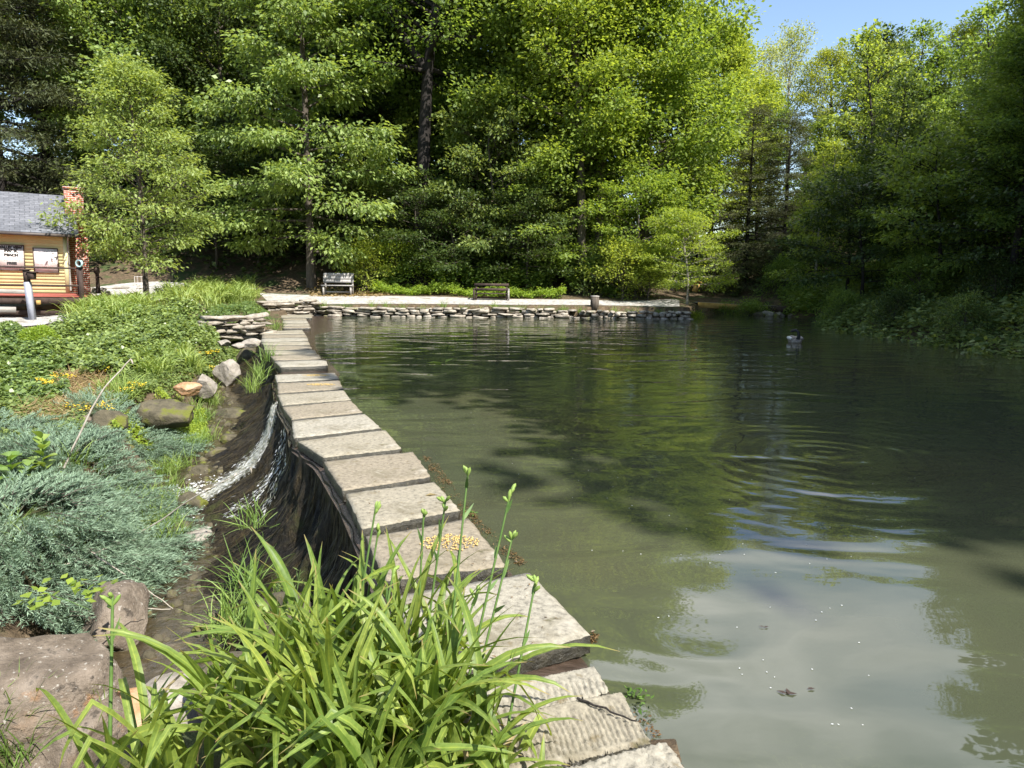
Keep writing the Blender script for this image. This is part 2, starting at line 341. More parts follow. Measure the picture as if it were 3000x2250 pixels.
# ------------------------------------------------------------------ pond water
def water_material():
    m, nt, b = new_mat('murky pond water'); L = nt.links
    tc = N_(nt, 'ShaderNodeTexCoord')
    n1 = N_(nt, 'ShaderNodeTexNoise', Scale=.16, Detail=4, Roughness=.5); L.new(tc.outputs['Object'], n1.inputs['Vector'])
    c = ramp(nt, n1.outputs['Fac'], [(.35, (.046,.057,.034)), (.52, (.060,.065,.038)), (.68, (.066,.060,.032))])
    # wisps of algae just under the surface
    w = N_(nt, 'ShaderNodeTexNoise', Scale=3.2, Detail=7, Roughness=.65, Distortion=2.2); L.new(tc.outputs['Object'], w.inputs['Vector'])
    wr = ramp(nt, w.outputs['Fac'], [(.485, (0,0,0)), (.50, (.55,.55,.55)), (.515, (0,0,0))])
    wm = N_(nt, 'ShaderNodeTexNoise', Scale=.45, Detail=3); L.new(tc.outputs['Object'], wm.inputs['Vector'])
    wmr = ramp(nt, wm.outputs['Fac'], [(.52, (0,0,0)), (.66, (1,1,1))])
    ml = N_(nt, 'ShaderNodeMath', operation='MULTIPLY'); L.new(wr.outputs[0], ml.inputs[0]); L.new(wmr.outputs[0], ml.inputs[1])
    mx = N_(nt, 'ShaderNodeMix', data_type='RGBA'); L.new(ml.outputs[0], mx.inputs[0]); L.new(c.outputs[0], mx.inputs[6]); mx.inputs[7].default_value = (.10, .11, .05, 1)
    L.new(mx.outputs[2], b.inputs['Base Color']); b.inputs['Roughness'].default_value = .02; b.inputs['IOR'].default_value = 1.6
    # ripples: fine chop everywhere, stronger in the middle, rings round one spot, slow swell near the bank
    def sc(node, k):
        q = N_(nt, 'ShaderNodeMath', operation='MULTIPLY'); L.new(node, q.inputs[0])
        if isinstance(k, float): q.inputs[1].default_value = k
        else: L.new(k, q.inputs[1])
        return q.outputs[0]
    def add(a, b_):
        q = N_(nt, 'ShaderNodeMath', operation='ADD'); L.new(a, q.inputs[0]); L.new(b_, q.inputs[1]); return q.outputs[0]
    mp = N_(nt, 'ShaderNodeMapping'); mp.inputs['Scale'].default_value = (.55, 1.25, 1); mp.inputs['Rotation'].default_value = (0, 0, R(-12)); L.new(tc.outputs['Object'], mp.inputs[0])
    a1 = N_(nt, 'ShaderNodeTexNoise', Scale=5.5, Detail=2, Roughness=.5); L.new(mp.outputs[0], a1.inputs['Vector'])
    a2 = N_(nt, 'ShaderNodeTexNoise', Scale=1.0, Detail=1.2, Roughness=.35, Distortion=.8); L.new(mp.outputs[0], a2.inputs['Vector'])
    pm = N_(nt, 'ShaderNodeTexNoise', Scale=.13, Detail=2); L.new(tc.outputs['Object'], pm.inputs['Vector'])
    pr = ramp(nt, pm.outputs['Fac'], [(.35, (.25,.25,.25)), (.65, (1,1,1))])
    sep = N_(nt, 'ShaderNodeSeparateXYZ'); L.new(tc.outputs['Object'], sep.inputs[0])
    near = N_(nt, 'ShaderNodeMapRange'); L.new(sep.outputs[1], near.inputs[0]); near.inputs[1].default_value = 4.0; near.inputs[2].default_value = 11.0; near.inputs[3].default_value = .2; near.inputs[4].default_value = 1.0
    amp = sc(pr.outputs[0], near.outputs[0])
    h = add(sc(sc(a1.outputs['Fac'], amp), .006), sc(a2.outputs['Fac'], .036))
    ctr = atz(2420, 1330, 0)
    mp2 = N_(nt, 'ShaderNodeMapping'); mp2.inputs['Location'].default_value = (-ctr.x, -ctr.y, 0); L.new(tc.outputs['Object'], mp2.inputs[0])
    wv = N_(nt, 'ShaderNodeTexWave', Scale=1.15, Distortion=5, Detail=2.5); wv.wave_type = 'RINGS'; wv.rings_direction = 'Z'; wv.inputs['Detail Scale'].default_value = 1.2
    L.new(mp2.outputs[0], wv.inputs['Vector'])
    ln = N_(nt, 'ShaderNodeVectorMath', operation='LENGTH'); L.new(mp2.outputs[0], ln.inputs[0])
    fall = N_(nt, 'ShaderNodeMapRange'); L.new(ln.outputs['Value'], fall.inputs[0]); fall.inputs[1].default_value = .3; fall.inputs[2].default_value = 4.0; fall.inputs[3].default_value = 1; fall.inputs[4].default_value = 0
    h = add(h, sc(sc(wv.outputs['Fac'], fall.outputs[0]), .003))
    bp = N_(nt, 'ShaderNodeBump', Strength=1.0, Distance=1.0); L.new(h, bp.inputs['Height']); L.new(bp.outputs[0], b.inputs['Normal'])
    return m
M['water'] = water_material()
def pond():
    ys = np.concatenate([np.linspace(-9, 2.2, 10), np.linspace(2.4, 31, 60), [34, 38.5]])
    v = []
    for y in ys: v += [(float(xdam(y)) + .12, y, 0), (24, y, 0)]
    k = np.arange(len(ys) - 1) * 2
    me = bpy.data.meshes.new('pond_water'); mesh_fill(me, np.array(v), [np.stack([k, k + 1, k + 3, k + 2], 1)])
    return tag(link('pond_water', me, None, [M['water']]), kind='structure')
pond()

# ------------------------------------------------------------------ stream below the dam
def stream_material():
    m, nt, b = new_mat('shallow brown stream'); L = nt.links
    tc = N_(nt, 'ShaderNodeTexCoord')
    n1 = N_(nt, 'ShaderNodeTexNoise', Scale=6, Detail=8, Roughness=.7); L.new(tc.outputs['Object'], n1.inputs['Vector'])
    c = ramp(nt, n1.outputs['Fac'], [(.3, (.014,.011,.006)), (.55, (.05,.038,.02)), (.75, (.11,.085,.048))])
    n2 = N_(nt, 'ShaderNodeTexNoise', Scale=9, Detail=5, Roughness=.7, Distortion=1.0); L.new(tc.outputs['Object'], n2.inputs['Vector'])
    fr = ramp(nt, n2.outputs['Fac'], [(.70, (0,0,0)), (.735, (1,1,1))])
    mx = N_(nt, 'ShaderNodeMix', data_type='RGBA'); L.new(fr.outputs[0], mx.inputs[0]); L.new(c.outputs[0], mx.inputs[6]); mx.inputs[7].default_value = (.5, .5, .5, 1)
    L.new(mx.outputs[2], b.inputs['Base Color']); b.inputs['Roughness'].default_value = .05; b.inputs['IOR'].default_value = 1.5
    bp = N_(nt, 'ShaderNodeBump', Strength=.35, Distance=.04); L.new(n2.outputs['Fac'], bp.inputs['Height']); L.new(bp.outputs[0], b.inputs['Normal'])
    return m
M['stream'] = stream_material()
def stream():
    ys = np.linspace(3.4, 20, 90); v = []; m = 9
    for y in ys:
        d0 = .5; d1 = float(wchan(y)) + .35
        for k in range(m):
            d = d0 + (d1 - d0) * k / (m - 1); v.append((float(xdam(y)) - d, y, float(zbed(y)) + .045 + .012 * math.sin(y * 7 + d * 5)))
    i, j = np.meshgrid(np.arange(m - 1), np.arange(len(ys) - 1)); k = (j * m + i).ravel()
    me = bpy.data.meshes.new('stream_water'); mesh_fill(me, np.array(v), [np.stack([k, k + 1, k + m + 1, k + m], 1)], smooth=True)
    tag(link('stream_water', me, None, [M['stream']]), kind='structure')
stream()

# ------------------------------------------------------------------ walkway slabs
SIDE = rough_mat('wet mossy slab side', [(.3, (.015,.014,.01)), (.6, (.05,.045,.03)), (.8, (.16,.14,.1))], 16, .35, bump=.8, bscale=40, bdist=.02, spec=.5)
def slab_mat(name, tint):
    t = np.array(tint)
    return rough_mat(name, [(.28, tuple(t * .32)), (.46, tuple(t * .8)), (.6, tuple(t)), (.78, tuple(np.minimum(t * 1.35, .8)))], 26, .9, bump=.6, bscale=70, bdist=.012,
                     patch=[((.15,.13,.085), 2.1, .52, .72), ((.37,.34,.28), 3.3, .6, .75), ((.17,.14,.085), 9, .60, .70), ((.07,.065,.03), 4.3, .66, .74)])
SLABM = [slab_mat('concrete slab', (.30,.27,.205)), slab_mat('browner concrete slab', (.265,.228,.168)), slab_mat('pale concrete slab', (.33,.305,.245))]
def slab(px4, z, thick, label, mat, groove=None, nu=40, nv=18):
    c = [atz(a, b, z) for a, b in px4]            # back left, back right, front right, front left
    rng = np.random.default_rng(int(px4[0][0] * 7 + px4[0][1]))
    u = np.linspace(0, 1, nu); w = np.linspace(0, 1, nv)
    U, V_ = np.meshgrid(u, w)
    C = [np.array(q) for q in c]
    P = (C[0] * ((1 - U) * (1 - V_))[..., None] + C[1] * (U * (1 - V_))[..., None] + C[2] * (U * V_)[..., None] + C[3] * ((1 - U) * V_)[..., None])
    # chipped, slightly uneven edge and a dropped arris all round
    e = np.minimum(np.minimum(U, 1 - U) * nu / 1.0, np.minimum(V_, 1 - V_) * nv / 1.0)
    P[..., 2] -= np.where(e < .5, .014, np.where(e < 1.5, .002, 0))
    P[..., :2] += np.where(e[..., None] < .5, rng.normal(0, .004, P[..., :2].shape), 0)
    P[..., 2] += rng.normal(0, .0012, P.shape[:2]) + .004 * np.sin(U * 5 + px4[0][0]) * np.cos(V_ * 4)
    if groove is not None: P[..., 2] += groove(U, V_)
    org = P.reshape(-1, 3).mean(0)
    mb = MB(); top = P.reshape(-1, 3) - org
    i, j = np.meshgrid(np.arange(nu - 1), np.arange(nv - 1)); k = (j * nu + i).ravel()
    ring = [j_ for j_ in range(nu)] + [nu - 1 + nu * r for r in range(1, nv)] + [nu * (nv - 1) + q for q in range(nu - 2, -1, -1)] + [nu * r for r in range(nv - 2, 0, -1)]
    mid = top[ring] + np.array([0, 0, -thick * .5]) + np.c_[rng.normal(0, .006, (len(ring), 2)), np.zeros(len(ring))]
    bot = top[ring] + np.array([0, 0, -thick]); nr = len(ring); n0 = len(top)
    a = np.arange(nr); b = (a + 1) % nr; rg = np.array(ring)
    mb.v = [top, mid, bot]; mb.n = n0 + 2 * nr
    mb.f = [np.stack([k, k + nu, k + nu + 1, k + 1], 1), np.stack([rg[a], rg[b], n0 + b, n0 + a], 1), np.stack([n0 + a, n0 + b, n0 + nr + b, n0 + nr + a], 1)]
    mb.mi = [np.zeros(len(k)), np.ones(nr), np.ones(nr)]
    o = mb.build('walkway_slab', [mat, SIDE], None, smooth=False); o.location = org
    tag(o, label, 'slab', 'concrete slabs of the dam walkway')
    return o
def ridges(n, deep, v0, v1, seed):
    rg = np.random.default_rng(seed)
    def f(U, V_):
        ph = U * n + .15 * np.sin(V_ * 9) + .1 * np.sin(U * 23)
        return -deep * (np.abs((ph % 1) - .5) < .2) * sstep(v0, v0 + .06, V_) * sstep(v1, v1 - .06, V_) * rg.uniform(.35, 1.1, U.shape)
    return f
def Z3(l): return [(750 + a / 5.53, 850 + b / 5.53) for a, b in l]
SL = [
 (Z3([(380,400),(900,385),(910,440),(350,440)]), 'concrete slab lying first from the far shore wall'),
 (Z3([(430,450),(800,450),(825,478),(430,483)]), 'narrow concrete slab second from the far shore wall'),
 (Z3([(430,490),(820,482),(850,524),(430,528)]), 'concrete slab third from the far shore wall'),
 (Z3([(430,535),(850,530),(870,566),(435,578)]), 'concrete slab beside the weed tuft at the far end of the walkway'),
 (Z3([(430,588),(860,572),(890,604),(420,612)]), 'concrete slab just before the walkway widens, sticking out over the pond'),
 (Z3([(105,655),(745,635),(800,706),(100,712)]), 'broad concrete slab where the far stretch of the walkway widens'),
 (Z3([(98,722),(800,712),(832,758),(93,765)]), 'concrete slab next nearer after the widening of the walkway'),
 (Z3([(90,774),(832,766),(850,816),(84,828)]), 'concrete slab third nearer after the widening of the walkway'),
 (Z3([(85,836),(852,824),(875,880),(122,886)]), 'concrete slab with a clipped left corner on the far stretch'),
 (Z3([(130,896),(875,888),(915,953),(136,962)]), 'concrete slab behind the weeds on the far stretch'),
 (Z3([(150,970),(948,960),(990,1026),(200,1036)]), 'concrete slab just beyond the second weed tuft'),
 (Z3([(220,1044),(1012,1032),(1060,1112),(300,1130)]), 'second concrete slab beyond the open gap in the walkway'),
 (Z3([(290,1140),(1130,1122),(1165,1212),(400,1240)]), 'thick concrete slab at the far edge of the open gap'),
 ([(805,1097),(980,1090),(994,1109),(811,1117)], 'pale slab with yellow corn at the near edge of the open gap'),
 ([(813,1121),(994,1113),(1007,1137),(815,1150)], 'brownish slab with a smear of corn behind the plain slabs'),
 ([(813,1154),(1007,1141),(1029,1169),(827,1185)], 'slab just in front of the corn smeared slab'),
 ([(827,1189),(1029,1172),(1062,1205),(855,1227)], 'slab level with the top of the waterfall, second before the corn smear'),
 ([(855,1232),(1069,1209),(1116,1252),(861,1280)], 'slab with a small pale broken left corner above the dam face'),
 ([(871,1288),(1129,1257),(1177,1311),(946,1338)], 'slab with a sharply slanting left end above the mossy dam'),
 ([(948,1348),(1209,1319),(1264,1393),(1004,1434)], 'slab two beyond the one with the heap of corn'),
 ([(1012,1443),(1271,1406),(1348,1491),(1062,1545)], 'slab with one dry leaf just beyond the heap of corn'),
 ([(1071,1566),(1372,1515),(1486,1653),(1127,1697)], 'broad slab carrying the heap of yellow corn'),
 ([(1150,1742),(1551,1670),(1730,1856),(1265,1990)], 'largest slab half hidden behind the daylilies, before the brown spillway'),
]
for q, (p4, lab) in enumerate(SL):
    near = q >= 13
    slab(p4, .13, .095 if q != 12 else .12, lab, SLABM[[0,1,2,0,1][q % 5]] if q != 13 else SLABM[2], None, 30 if near else 12, 14 if near else 6)
slab([(1262,2052),(1741,1945),(1784,2022),(1300,2150)], .13, .12, 'ribbed concrete slab next to the brown spillway', SLABM[2], ridges(26, .011, .42, 1.0, 1), 150, 24)
slab([(1330,2120),(1820,2022),(1903,2168),(1380,2290)], .16, .15, 'ribbed concrete slab with a dry twig lying on its back edge', SLABM[0], ridges(30, .011, .22, .93, 2), 170, 30)
slab([(1500,2285),(1952,2166),(2120,2400),(1560,2540)], .20, .2, 'rough pale slab at the bottom edge of the walkway', SLABM[2], lambda U, V_: RNG.normal(0, .004, U.shape), 70, 40)

# ------------------------------------------------------------------ dam under the slabs
M['moss'] = rough_mat('hanging brown moss', [(.3, (.007,.0055,.003)), (.52, (.024,.0175,.008)), (.72, (.065,.048,.02)), (.85, (.11,.082,.034))], 11, .62, bump=1.0, bscale=18, bdist=.05, stretch=(1.6,1.6,.7), spec=.25, patch=[((.045,.05,.012), 2.4, .56, .68), ((.008,.007,.006), 1.6, .52, .62)])
M['moss_strand'] = leaf_mat('moss strand', (.012,.010,.005), (.085,.066,.026), .1, .5, .4, 1)
M['crest'] = rough_mat('wet brown dam crest', [(.3, (.03,.02,.014)), (.6, (.075,.052,.038)), (.8, (.12,.09,.07))], 9, .12, bump=.5, bscale=14, bdist=.02, spec=.6, stretch=(1,3,1))
M['foam'] = leaf_mat('falling white water', (.55,.57,.58), (.85,.86,.87), .3, .2, .5, 1)
dam = empty('dam_wall', (float(xdam(9.)), 9, -1.3), 0, 'old low dam with a steep face of hanging brown moss under the slabs', 'dam')
def dam_pt(y, s):
    """s = 0 at the lip, 1 at the foot; the face bulges outward"""
    off = .10 + 1.25 * (s ** 2.3) * (0.55 + .45 * min(1, max(.2, (19 - y) / 8)))
    off += .09 * math.sin(y * 2.7 + s * 2) * s + .05 * math.sin(y * 6.1 + 1.3) * s ** .5 + .04 * mnoise.noise((y * 3, s * 4, 0))
    zt = .015; zb_ = float(zbed(y)) - .1
    return Vector((float(xdam(y)) - off + .06, y - .10 * s, zt + (zb_ - zt) * (s ** .92)))
def dam_build():
    D = Vector(dam.location)
    ys = np.concatenate([np.linspace(2.9, 11, 420), np.linspace(11.05, 21.5, 160)]); m = 56; v = []
    for y in ys:
        for k in range(m):
            s = k / (m - 1); q = y + .25 * s
            r_ = abs(mnoise.noise((q * 7, s * 1.6, 3))) * .16 + abs(mnoise.noise((q * 19, s * 3.5, 9))) * .075 + mnoise.noise((q * 45, s * 14, 5)) * .02
            v.append(tuple(dam_pt(y, s) - D + Vector((-.85, -.1, .25)) * (r_ - .05) * min(1, s * 5)))
    i, j = np.meshgrid(np.arange(m - 1), np.arange(len(ys) - 1)); k = (j * m + i).ravel()
    me = bpy.data.meshes.new('mossy_face'); mesh_fill(me, np.array(v), [np.stack([k, k + 1, k + m + 1, k + m], 1)], smooth=True)
    link('mossy_face', me, dam, [M['moss']])
    # crest: a body reaching under the slabs
    mb = MB(); top = []; ys = np.linspace(2.3, 31.2, 90)
    for y in ys:
        x = float(xdam(y)); wd = np.interp(y, [2.3, 4, 8, 14, 20, 31], [1.0, 1.0, 1.1, 1.3, 1.7, 2.4])
        top += [(x - .06, y, -.02), (x + .05, y, .022), (x + wd * .5, y, .026), (x + wd * .86, y, .005), (x + wd, y, -.06), (x + wd * 1.05, y, -.9)]
    i, j = np.meshgrid(np.arange(5), np.arange(len(ys) - 1)); k = (j * 6 + i).ravel()
    mb.add(np.array(top) - np.array(D), np.stack([k, k + 1, k + 7, k + 6], 1)); mb.build('crest', M['crest'], dam, True)
    # strands of moss hanging down the face
    n = 12000; rng = np.random.default_rng(5)
    y = 2.9 + 17.5 * rng.uniform(0, 1, n) ** 1.25; s = rng.uniform(0, .95, n)
    P = np.array([tuple(dam_pt(a, b) - D) for a, b in zip(y, s)]); Q = np.array([tuple(dam_pt(a, min(1, b + .12)) - D) for a, b in zip(y, s)])
    A = norm(Q - P) + rng.normal(0, .12, (n, 3)); Nn = np.tile([[-.8, -.2, .55]], (n, 1)) + rng.normal(0, .35, (n, 3))
    V = leaf_quads(P + norm(Nn) * .012, A, Nn, rng.uniform(.08, .32, n), rng.uniform(.004, .011, n))
    leaf_object('moss', V, M['moss_strand'], dam)
dam_build()
def fall(name, y0, y1, s0, s1, n, wid, lab, drift=.0, seed=0):
    """white water running down the dam face: many short glossy ribbons and drops"""
    rng = np.random.default_rng(seed); P = []; A = []
    for _ in range(n):
        s = s0 + (s1 - s0) * rng.uniform(0, 1) ** .8
        y = y0 + (y1 - y0) * (s - s0) / (s1 - s0) + rng.normal(0, wid * (.35 + .9 * s))
        p = dam_pt(y, s); q = dam_pt(y + drift * .05, min(1.0, s + .05)); P.append(p); A.append(q - p)
    P = np.array(P); A = norm(np.array(A)) + rng.normal(0, .16, (n, 3)); Nn = np.tile([[-.7, -.1, .7]], (n, 1)) + rng.normal(0, .4, (n, 3))
    P = P + norm(Nn) * rng.uniform(.03, .11, (n, 1))
    V = leaf_quads(P, A, Nn, rng.uniform(.02, .10, n), rng.uniform(.005, .018, n))
    o = leaf_object(name, V, M['foam']); tag(o, lab, 'waterfall', None, 'structure')
fall('waterfall', 10.1, 9.75, .02, 1.0, 9000, .15, 'white waterfall sliding down the dam face', 0, 1)
fall('water_trickle', 8.9, 8.7, .05, .8, 420, .07, 'thin trickle of water on the moss', 0, 2)
fall('water_trickle', 8.1, 7.9, .1, .6, 160, .05, 'thin trickle of water nearer than the waterfall', 0, 3)
def froth():
    rng = np.random.default_rng(8); n = 2600
    b = dam_pt(9.75, 1.0); y = b.y + rng.normal(0, .38, n) - np.abs(rng.normal(0, .35, n)); x = b.x - .05 + rng.normal(0, .22, n) - (b.y - y) * .12
    z = np.interp(y, [2, 4, 6, 8, 10, 14, 18], [-1.75, -1.6, -1.45, -1.35, -1.25, -1.05, -.75]) + .06 + np.abs(rng.normal(0, .025, n))
    P = np.stack([x, y, z], 1); A = rng.normal(0, 1, (n, 3)) * [1, 1, .2]; Nn = np.tile([[0, 0, 1.0]], (n, 1)) + rng.normal(0, .3, (n, 3))
    tag(leaf_object('foam', leaf_quads(P, A, Nn, rng.uniform(.015, .06, n), rng.uniform(.01, .025, n)), M['foam']), 'white froth where the waterfall meets the stream', 'foam', None, 'stuff')
froth()
# ------------------------------------------------------------------ trees
def tree_arrays(seed, H, Rm, cb, prof, n_limb, rise=(10, 55), n_sub=7, leaf=(.14, .08), per=60, spread=(.42, .2), droop=.3, flat=1.0,
                trunk_r=.16, lean=(0, 0), wav=.25, forks=0, upright=0.0, skip=None):
    """returns (MB of wood, leaf vertex array): trunk, limbs, side shoots, and leaf clusters along the shoots"""
    rng = np.random.default_rng(seed); wood = MB()
    hs = np.linspace(0, 1, 9)
    tx = lean[0] * hs ** 1.3 * H + wav * np.sin(hs * 5 + seed) * hs; ty = lean[1] * hs ** 1.3 * H + wav * np.cos(hs * 4.2 + seed * 2) * hs - wav * hs * math.cos(seed * 2)
    T = np.stack([tx, ty, hs * H], 1); T[0, 2] = -.5
    rad = trunk_r * (1 - hs) ** .75 + .015; rad[0] *= 1.35
    wood.tube(T, rad, 8)
    if forks:                                  # one heavy limb leaving the trunk half way up
        k = int(len(hs) * .55); q = np.linspace(0, 1, 6)[:, None]; wood.tube(T[k] + np.array([-3.4, .3, 7.5]) * q + np.array([-.9, 0, .4]) * np.sin(q * PI), np.linspace(rad[k] * .8, .07, 6), 7)
    tp = lambda t: np.array([np.interp(t, hs, T[:, k]) for k in range(3)])
    LP = []; LA = []; LN = []
    def cluster(p, d, n, k=1.0):
        off = rng.normal(0, 1, (n, 3)) * [spread[0] * k, spread[0] * k, spread[1] * k]
        a = norm(d)[None] * .6 + off * .9 + rng.normal(0, .45, (n, 3)); a[:, 2] -= droop
        nn = np.tile([[0, 0, flat]], (n, 1)) + rng.normal(0, .55, (n, 3)) + norm(d)[None] * .25
        LP.append(p + off); LA.append(a); LN.append(nn)
    g = seed * 1.7
    for i in range(n_limb):
        t = (i + rng.uniform(0, .8)) / n_limb
        if skip and skip(t, rng): continue
        h = cb + (1 - cb) * t * .97
        g += 2.399963 + rng.normal(0, .35)
        ln = Rm * prof(t) * rng.uniform(.72, 1.15)
        e = R(rise[0] + (rise[1] - rise[0]) * t + rng.normal(0, 8))
        p0 = tp(h); dx = np.array([math.cos(g) * math.cos(e), math.sin(g) * math.cos(e), math.sin(e)])
        s = np.linspace(0, 1, 5)[:, None]
        bend = np.array([rng.normal(0, .12), rng.normal(0, .12), -.18 * droop + upright]) * ln
        pts = p0 + dx * ln * s + bend * s ** 2
        r0 = max(.012, trunk_r * .38 * (1 - t * .75) * min(1, ln / 2.5))
        wood.tube(pts, np.linspace(r0, .006, 5), 5)
        ns = max(3, int(n_sub * (.5 + .5 * ln / Rm)))
        for j in range(ns):
            q = .28 + .72 * (j + rng.uniform(.1, .9)) / ns
            b = p0 + dx * ln * q + bend * q * q
            sa = (1 if j % 2 else -1) * R(rng.uniform(28, 75))
            dd = np.array([dx[0] * math.cos(sa) - dx[1] * math.sin(sa), dx[0] * math.sin(sa) + dx[1] * math.cos(sa), dx[2] * .5 + rng.normal(.05, .22) + upright])
            sl_ = ln * (1.05 - q) * .55 + .25
            tip = b + norm(dd) * sl_ * rng.uniform(.7, 1.2); tip[2] -= droop * .25 * sl_
            wood.tube(np.array([b, (b + tip) / 2 + [0, 0, .05 * sl_], tip]), np.array([.02, .012, .005]) * min(1, sl_), 4)
            m = max(1, int(sl_ / .55))
            for w_ in range(m):
                f = (w_ + .7) / m
                cluster(b + (tip - b) * f, dd, max(4, int(per * rng.uniform(.5, 1.4) / (1 + .35 * m))))
        cluster(pts[-1], dx, per)
    cluster(T[-1], np.array([0, 0, 1.0]), per)
    P = np.vstack(LP); A = np.vstack(LA); Nn = np.vstack(LN); n = len(P)
    sc = rng.uniform(.65, 1.25, n)
    V = leaf_quads(P, A, Nn, leaf[0] * sc, leaf[1] * sc * rng.uniform(.8, 1.2, n), fold=.18)
    return wood, V
rnd = lambda t: math.sqrt(max(.05, 1 - (2 * t - .9) ** 2 / 1.25))
cone = lambda t: .25 + .95 * (1 - t) ** .8 if t > .12 else .75 + 2 * t
dome = lambda t: (1 - t ** 2.2) ** .55 * .9 + .15
KIND = {
 'maple':   dict(seed=11, H=18, Rm=5.7, cb=.20, prof=rnd, n_limb=54, rise=(5, 70), n_sub=9, leaf=(.205, .145), per=118, spread=(.42, .31), flat=.75, droop=.35, trunk_r=.26),
 'tulip':   dict(seed=23, H=19, Rm=4.8, cb=.10, prof=cone, n_limb=62, rise=(-8, 50), n_sub=8, leaf=(.26, .145), per=80, spread=(.42, .17), droop=.65, trunk_r=.22, wav=.1),
 'cherry':  dict(seed=31, H=8.4, Rm=2.8, cb=.17, prof=cone, n_limb=66, rise=(8, 58), n_sub=9, leaf=(.155, .07), per=46, spread=(.26, .11), droop=.55, trunk_r=.085, wav=.1),
 'hemlock': dict(seed=43, H=22, Rm=5.2, cb=.05, prof=lambda t: .2 + .95 * (1 - t) ** .7, n_limb=95, rise=(-12, 25), n_sub=11, leaf=(.26, .06), per=56, spread=(.42, .10), droop=.35, trunk_r=.3, wav=.05),
 'tall':    dict(seed=53, H=21, Rm=4.3, cb=.30, prof=rnd, n_limb=44, rise=(15, 70), n_sub=8, leaf=(.205, .14), per=105, flat=.75, spread=(.42, .3), droop=.3, trunk_r=.24, wav=.5),
 'oak':     dict(seed=61, H=20, Rm=5.6, cb=.25, prof=rnd, n_limb=44, rise=(12, 68), n_sub=9, leaf=(.24, .15), per=64, spread=(.40, .2), droop=.1, trunk_r=.3, wav=.6),
 'sycamore':dict(seed=71, H=22, Rm=4.6, cb=.30, prof=rnd, n_limb=34, rise=(30, 75), n_sub=7, leaf=(.24, .17), per=30, spread=(.5, .4), droop=.2, trunk_r=.26, wav=.5, upright=.1),
 'dogwood': dict(seed=83, H=5.2, Rm=2.9, cb=.22, prof=dome, n_limb=26, rise=(2, 45), n_sub=8, leaf=(.16, .095), per=58, spread=(.30, .08), droop=.2, flat=1.6, trunk_r=.07, wav=.25),
 'sapling': dict(seed=97, H=10, Rm=2.0, cb=.30, prof=rnd, n_limb=26, rise=(10, 60), n_sub=6, leaf=(.18, .11), per=34, spread=(.32, .12), droop=.3, trunk_r=.075, wav=.4),
 'forked':  dict(seed=103, H=21, Rm=5.6, cb=.48, prof=rnd, n_limb=40, rise=(5, 65), n_sub=8, leaf=(.22, .15), per=64, spread=(.5, .24), droop=.3, trunk_r=.42, wav=.6, lean=(.10, 0), forks=1),
 'bush':    dict(seed=113, H=1.7, Rm=1.5, cb=.06, prof=dome, n_limb=30, rise=(15, 75), n_sub=5, leaf=(.12, .07), per=40, spread=(.22, .16), droop=.15, trunk_r=.04, wav=.05),
}
KIND['shade'] = dict(KIND['maple'], leaf=(.42, .32), per=74)
ARR = {}; PROTO = {}
MATOF = {'shade': ('dark_bark', 'leaf_painted_shade'), 'maple': ('bark', 'leaf_maple'), 'tulip': ('bark', 'leaf_hickory'), 'cherry': ('bark', 'leaf_cherry'), 'hemlock': ('dark_bark', 'needle'), 'tall': ('bark', 'leaf_maple'),
         'oak': ('dark_bark', 'leaf_oak'), 'sycamore': ('pale_bark', 'leaf_sycamore'), 'dogwood': ('bark', 'leaf_bright'), 'sapling': ('dark_bark', 'leaf_maple'), 'forked': ('dark_bark', 'leaf_maple'), 'bush': ('bark', 'leaf_shrub')}
for k, a in KIND.items(): ARR[k] = tree_arrays(**a)
MESHES = {}
def tree(name, kind, x, y, s, rz, label, group=None, leaf=None, sz=None, bark=None, cat='tree', sink=0.0, tilt=(0, 0)):
    """one tree of a kind: an Empty at its foot with trunk and crown"""
    bk, lf = MATOF[kind]; bk = bark or bk; lf = leaf or lf
    if (kind, 'w', bk) not in MESHES:
        w = ARR[kind][0]; me = bpy.data.meshes.new('trunk'); mesh_fill(me, np.vstack(w.v), w.f, None, True); me.materials.append(M[bk]); MESHES[kind, 'w', bk] = me
    if (kind, 'l', lf) not in MESHES:
        V = ARR[kind][1]; me = bpy.data.meshes.new('crown'); mesh_fill(me, V, [quads(len(V) // 4)]); me.materials.append(M[lf]); MESHES[kind, 'l', lf] = me
    e = empty(name, (x, y, g1(x, y) - sink), rz, label, cat, group)
    e.rotation_euler = (tilt[0], tilt[1], rz); e.scale = (s, s, sz or s)
    stem_ = 'stems' if kind == 'bush' else 'trunk'
    for nm, key in ((stem_, (kind, 'w', bk)), ('crown' if kind != 'bush' else 'foliage', (kind, 'l', lf))):
        o_ = bpy.data.objects.new(nm, MESHES[key]); COL.objects.link(o_); o_.parent = e
    return e
def dpx(dx, Y):          # world x for a photo column (2212-wide display pixels) at depth Y
    return aty(dx * 1.3562, 800, Y).x
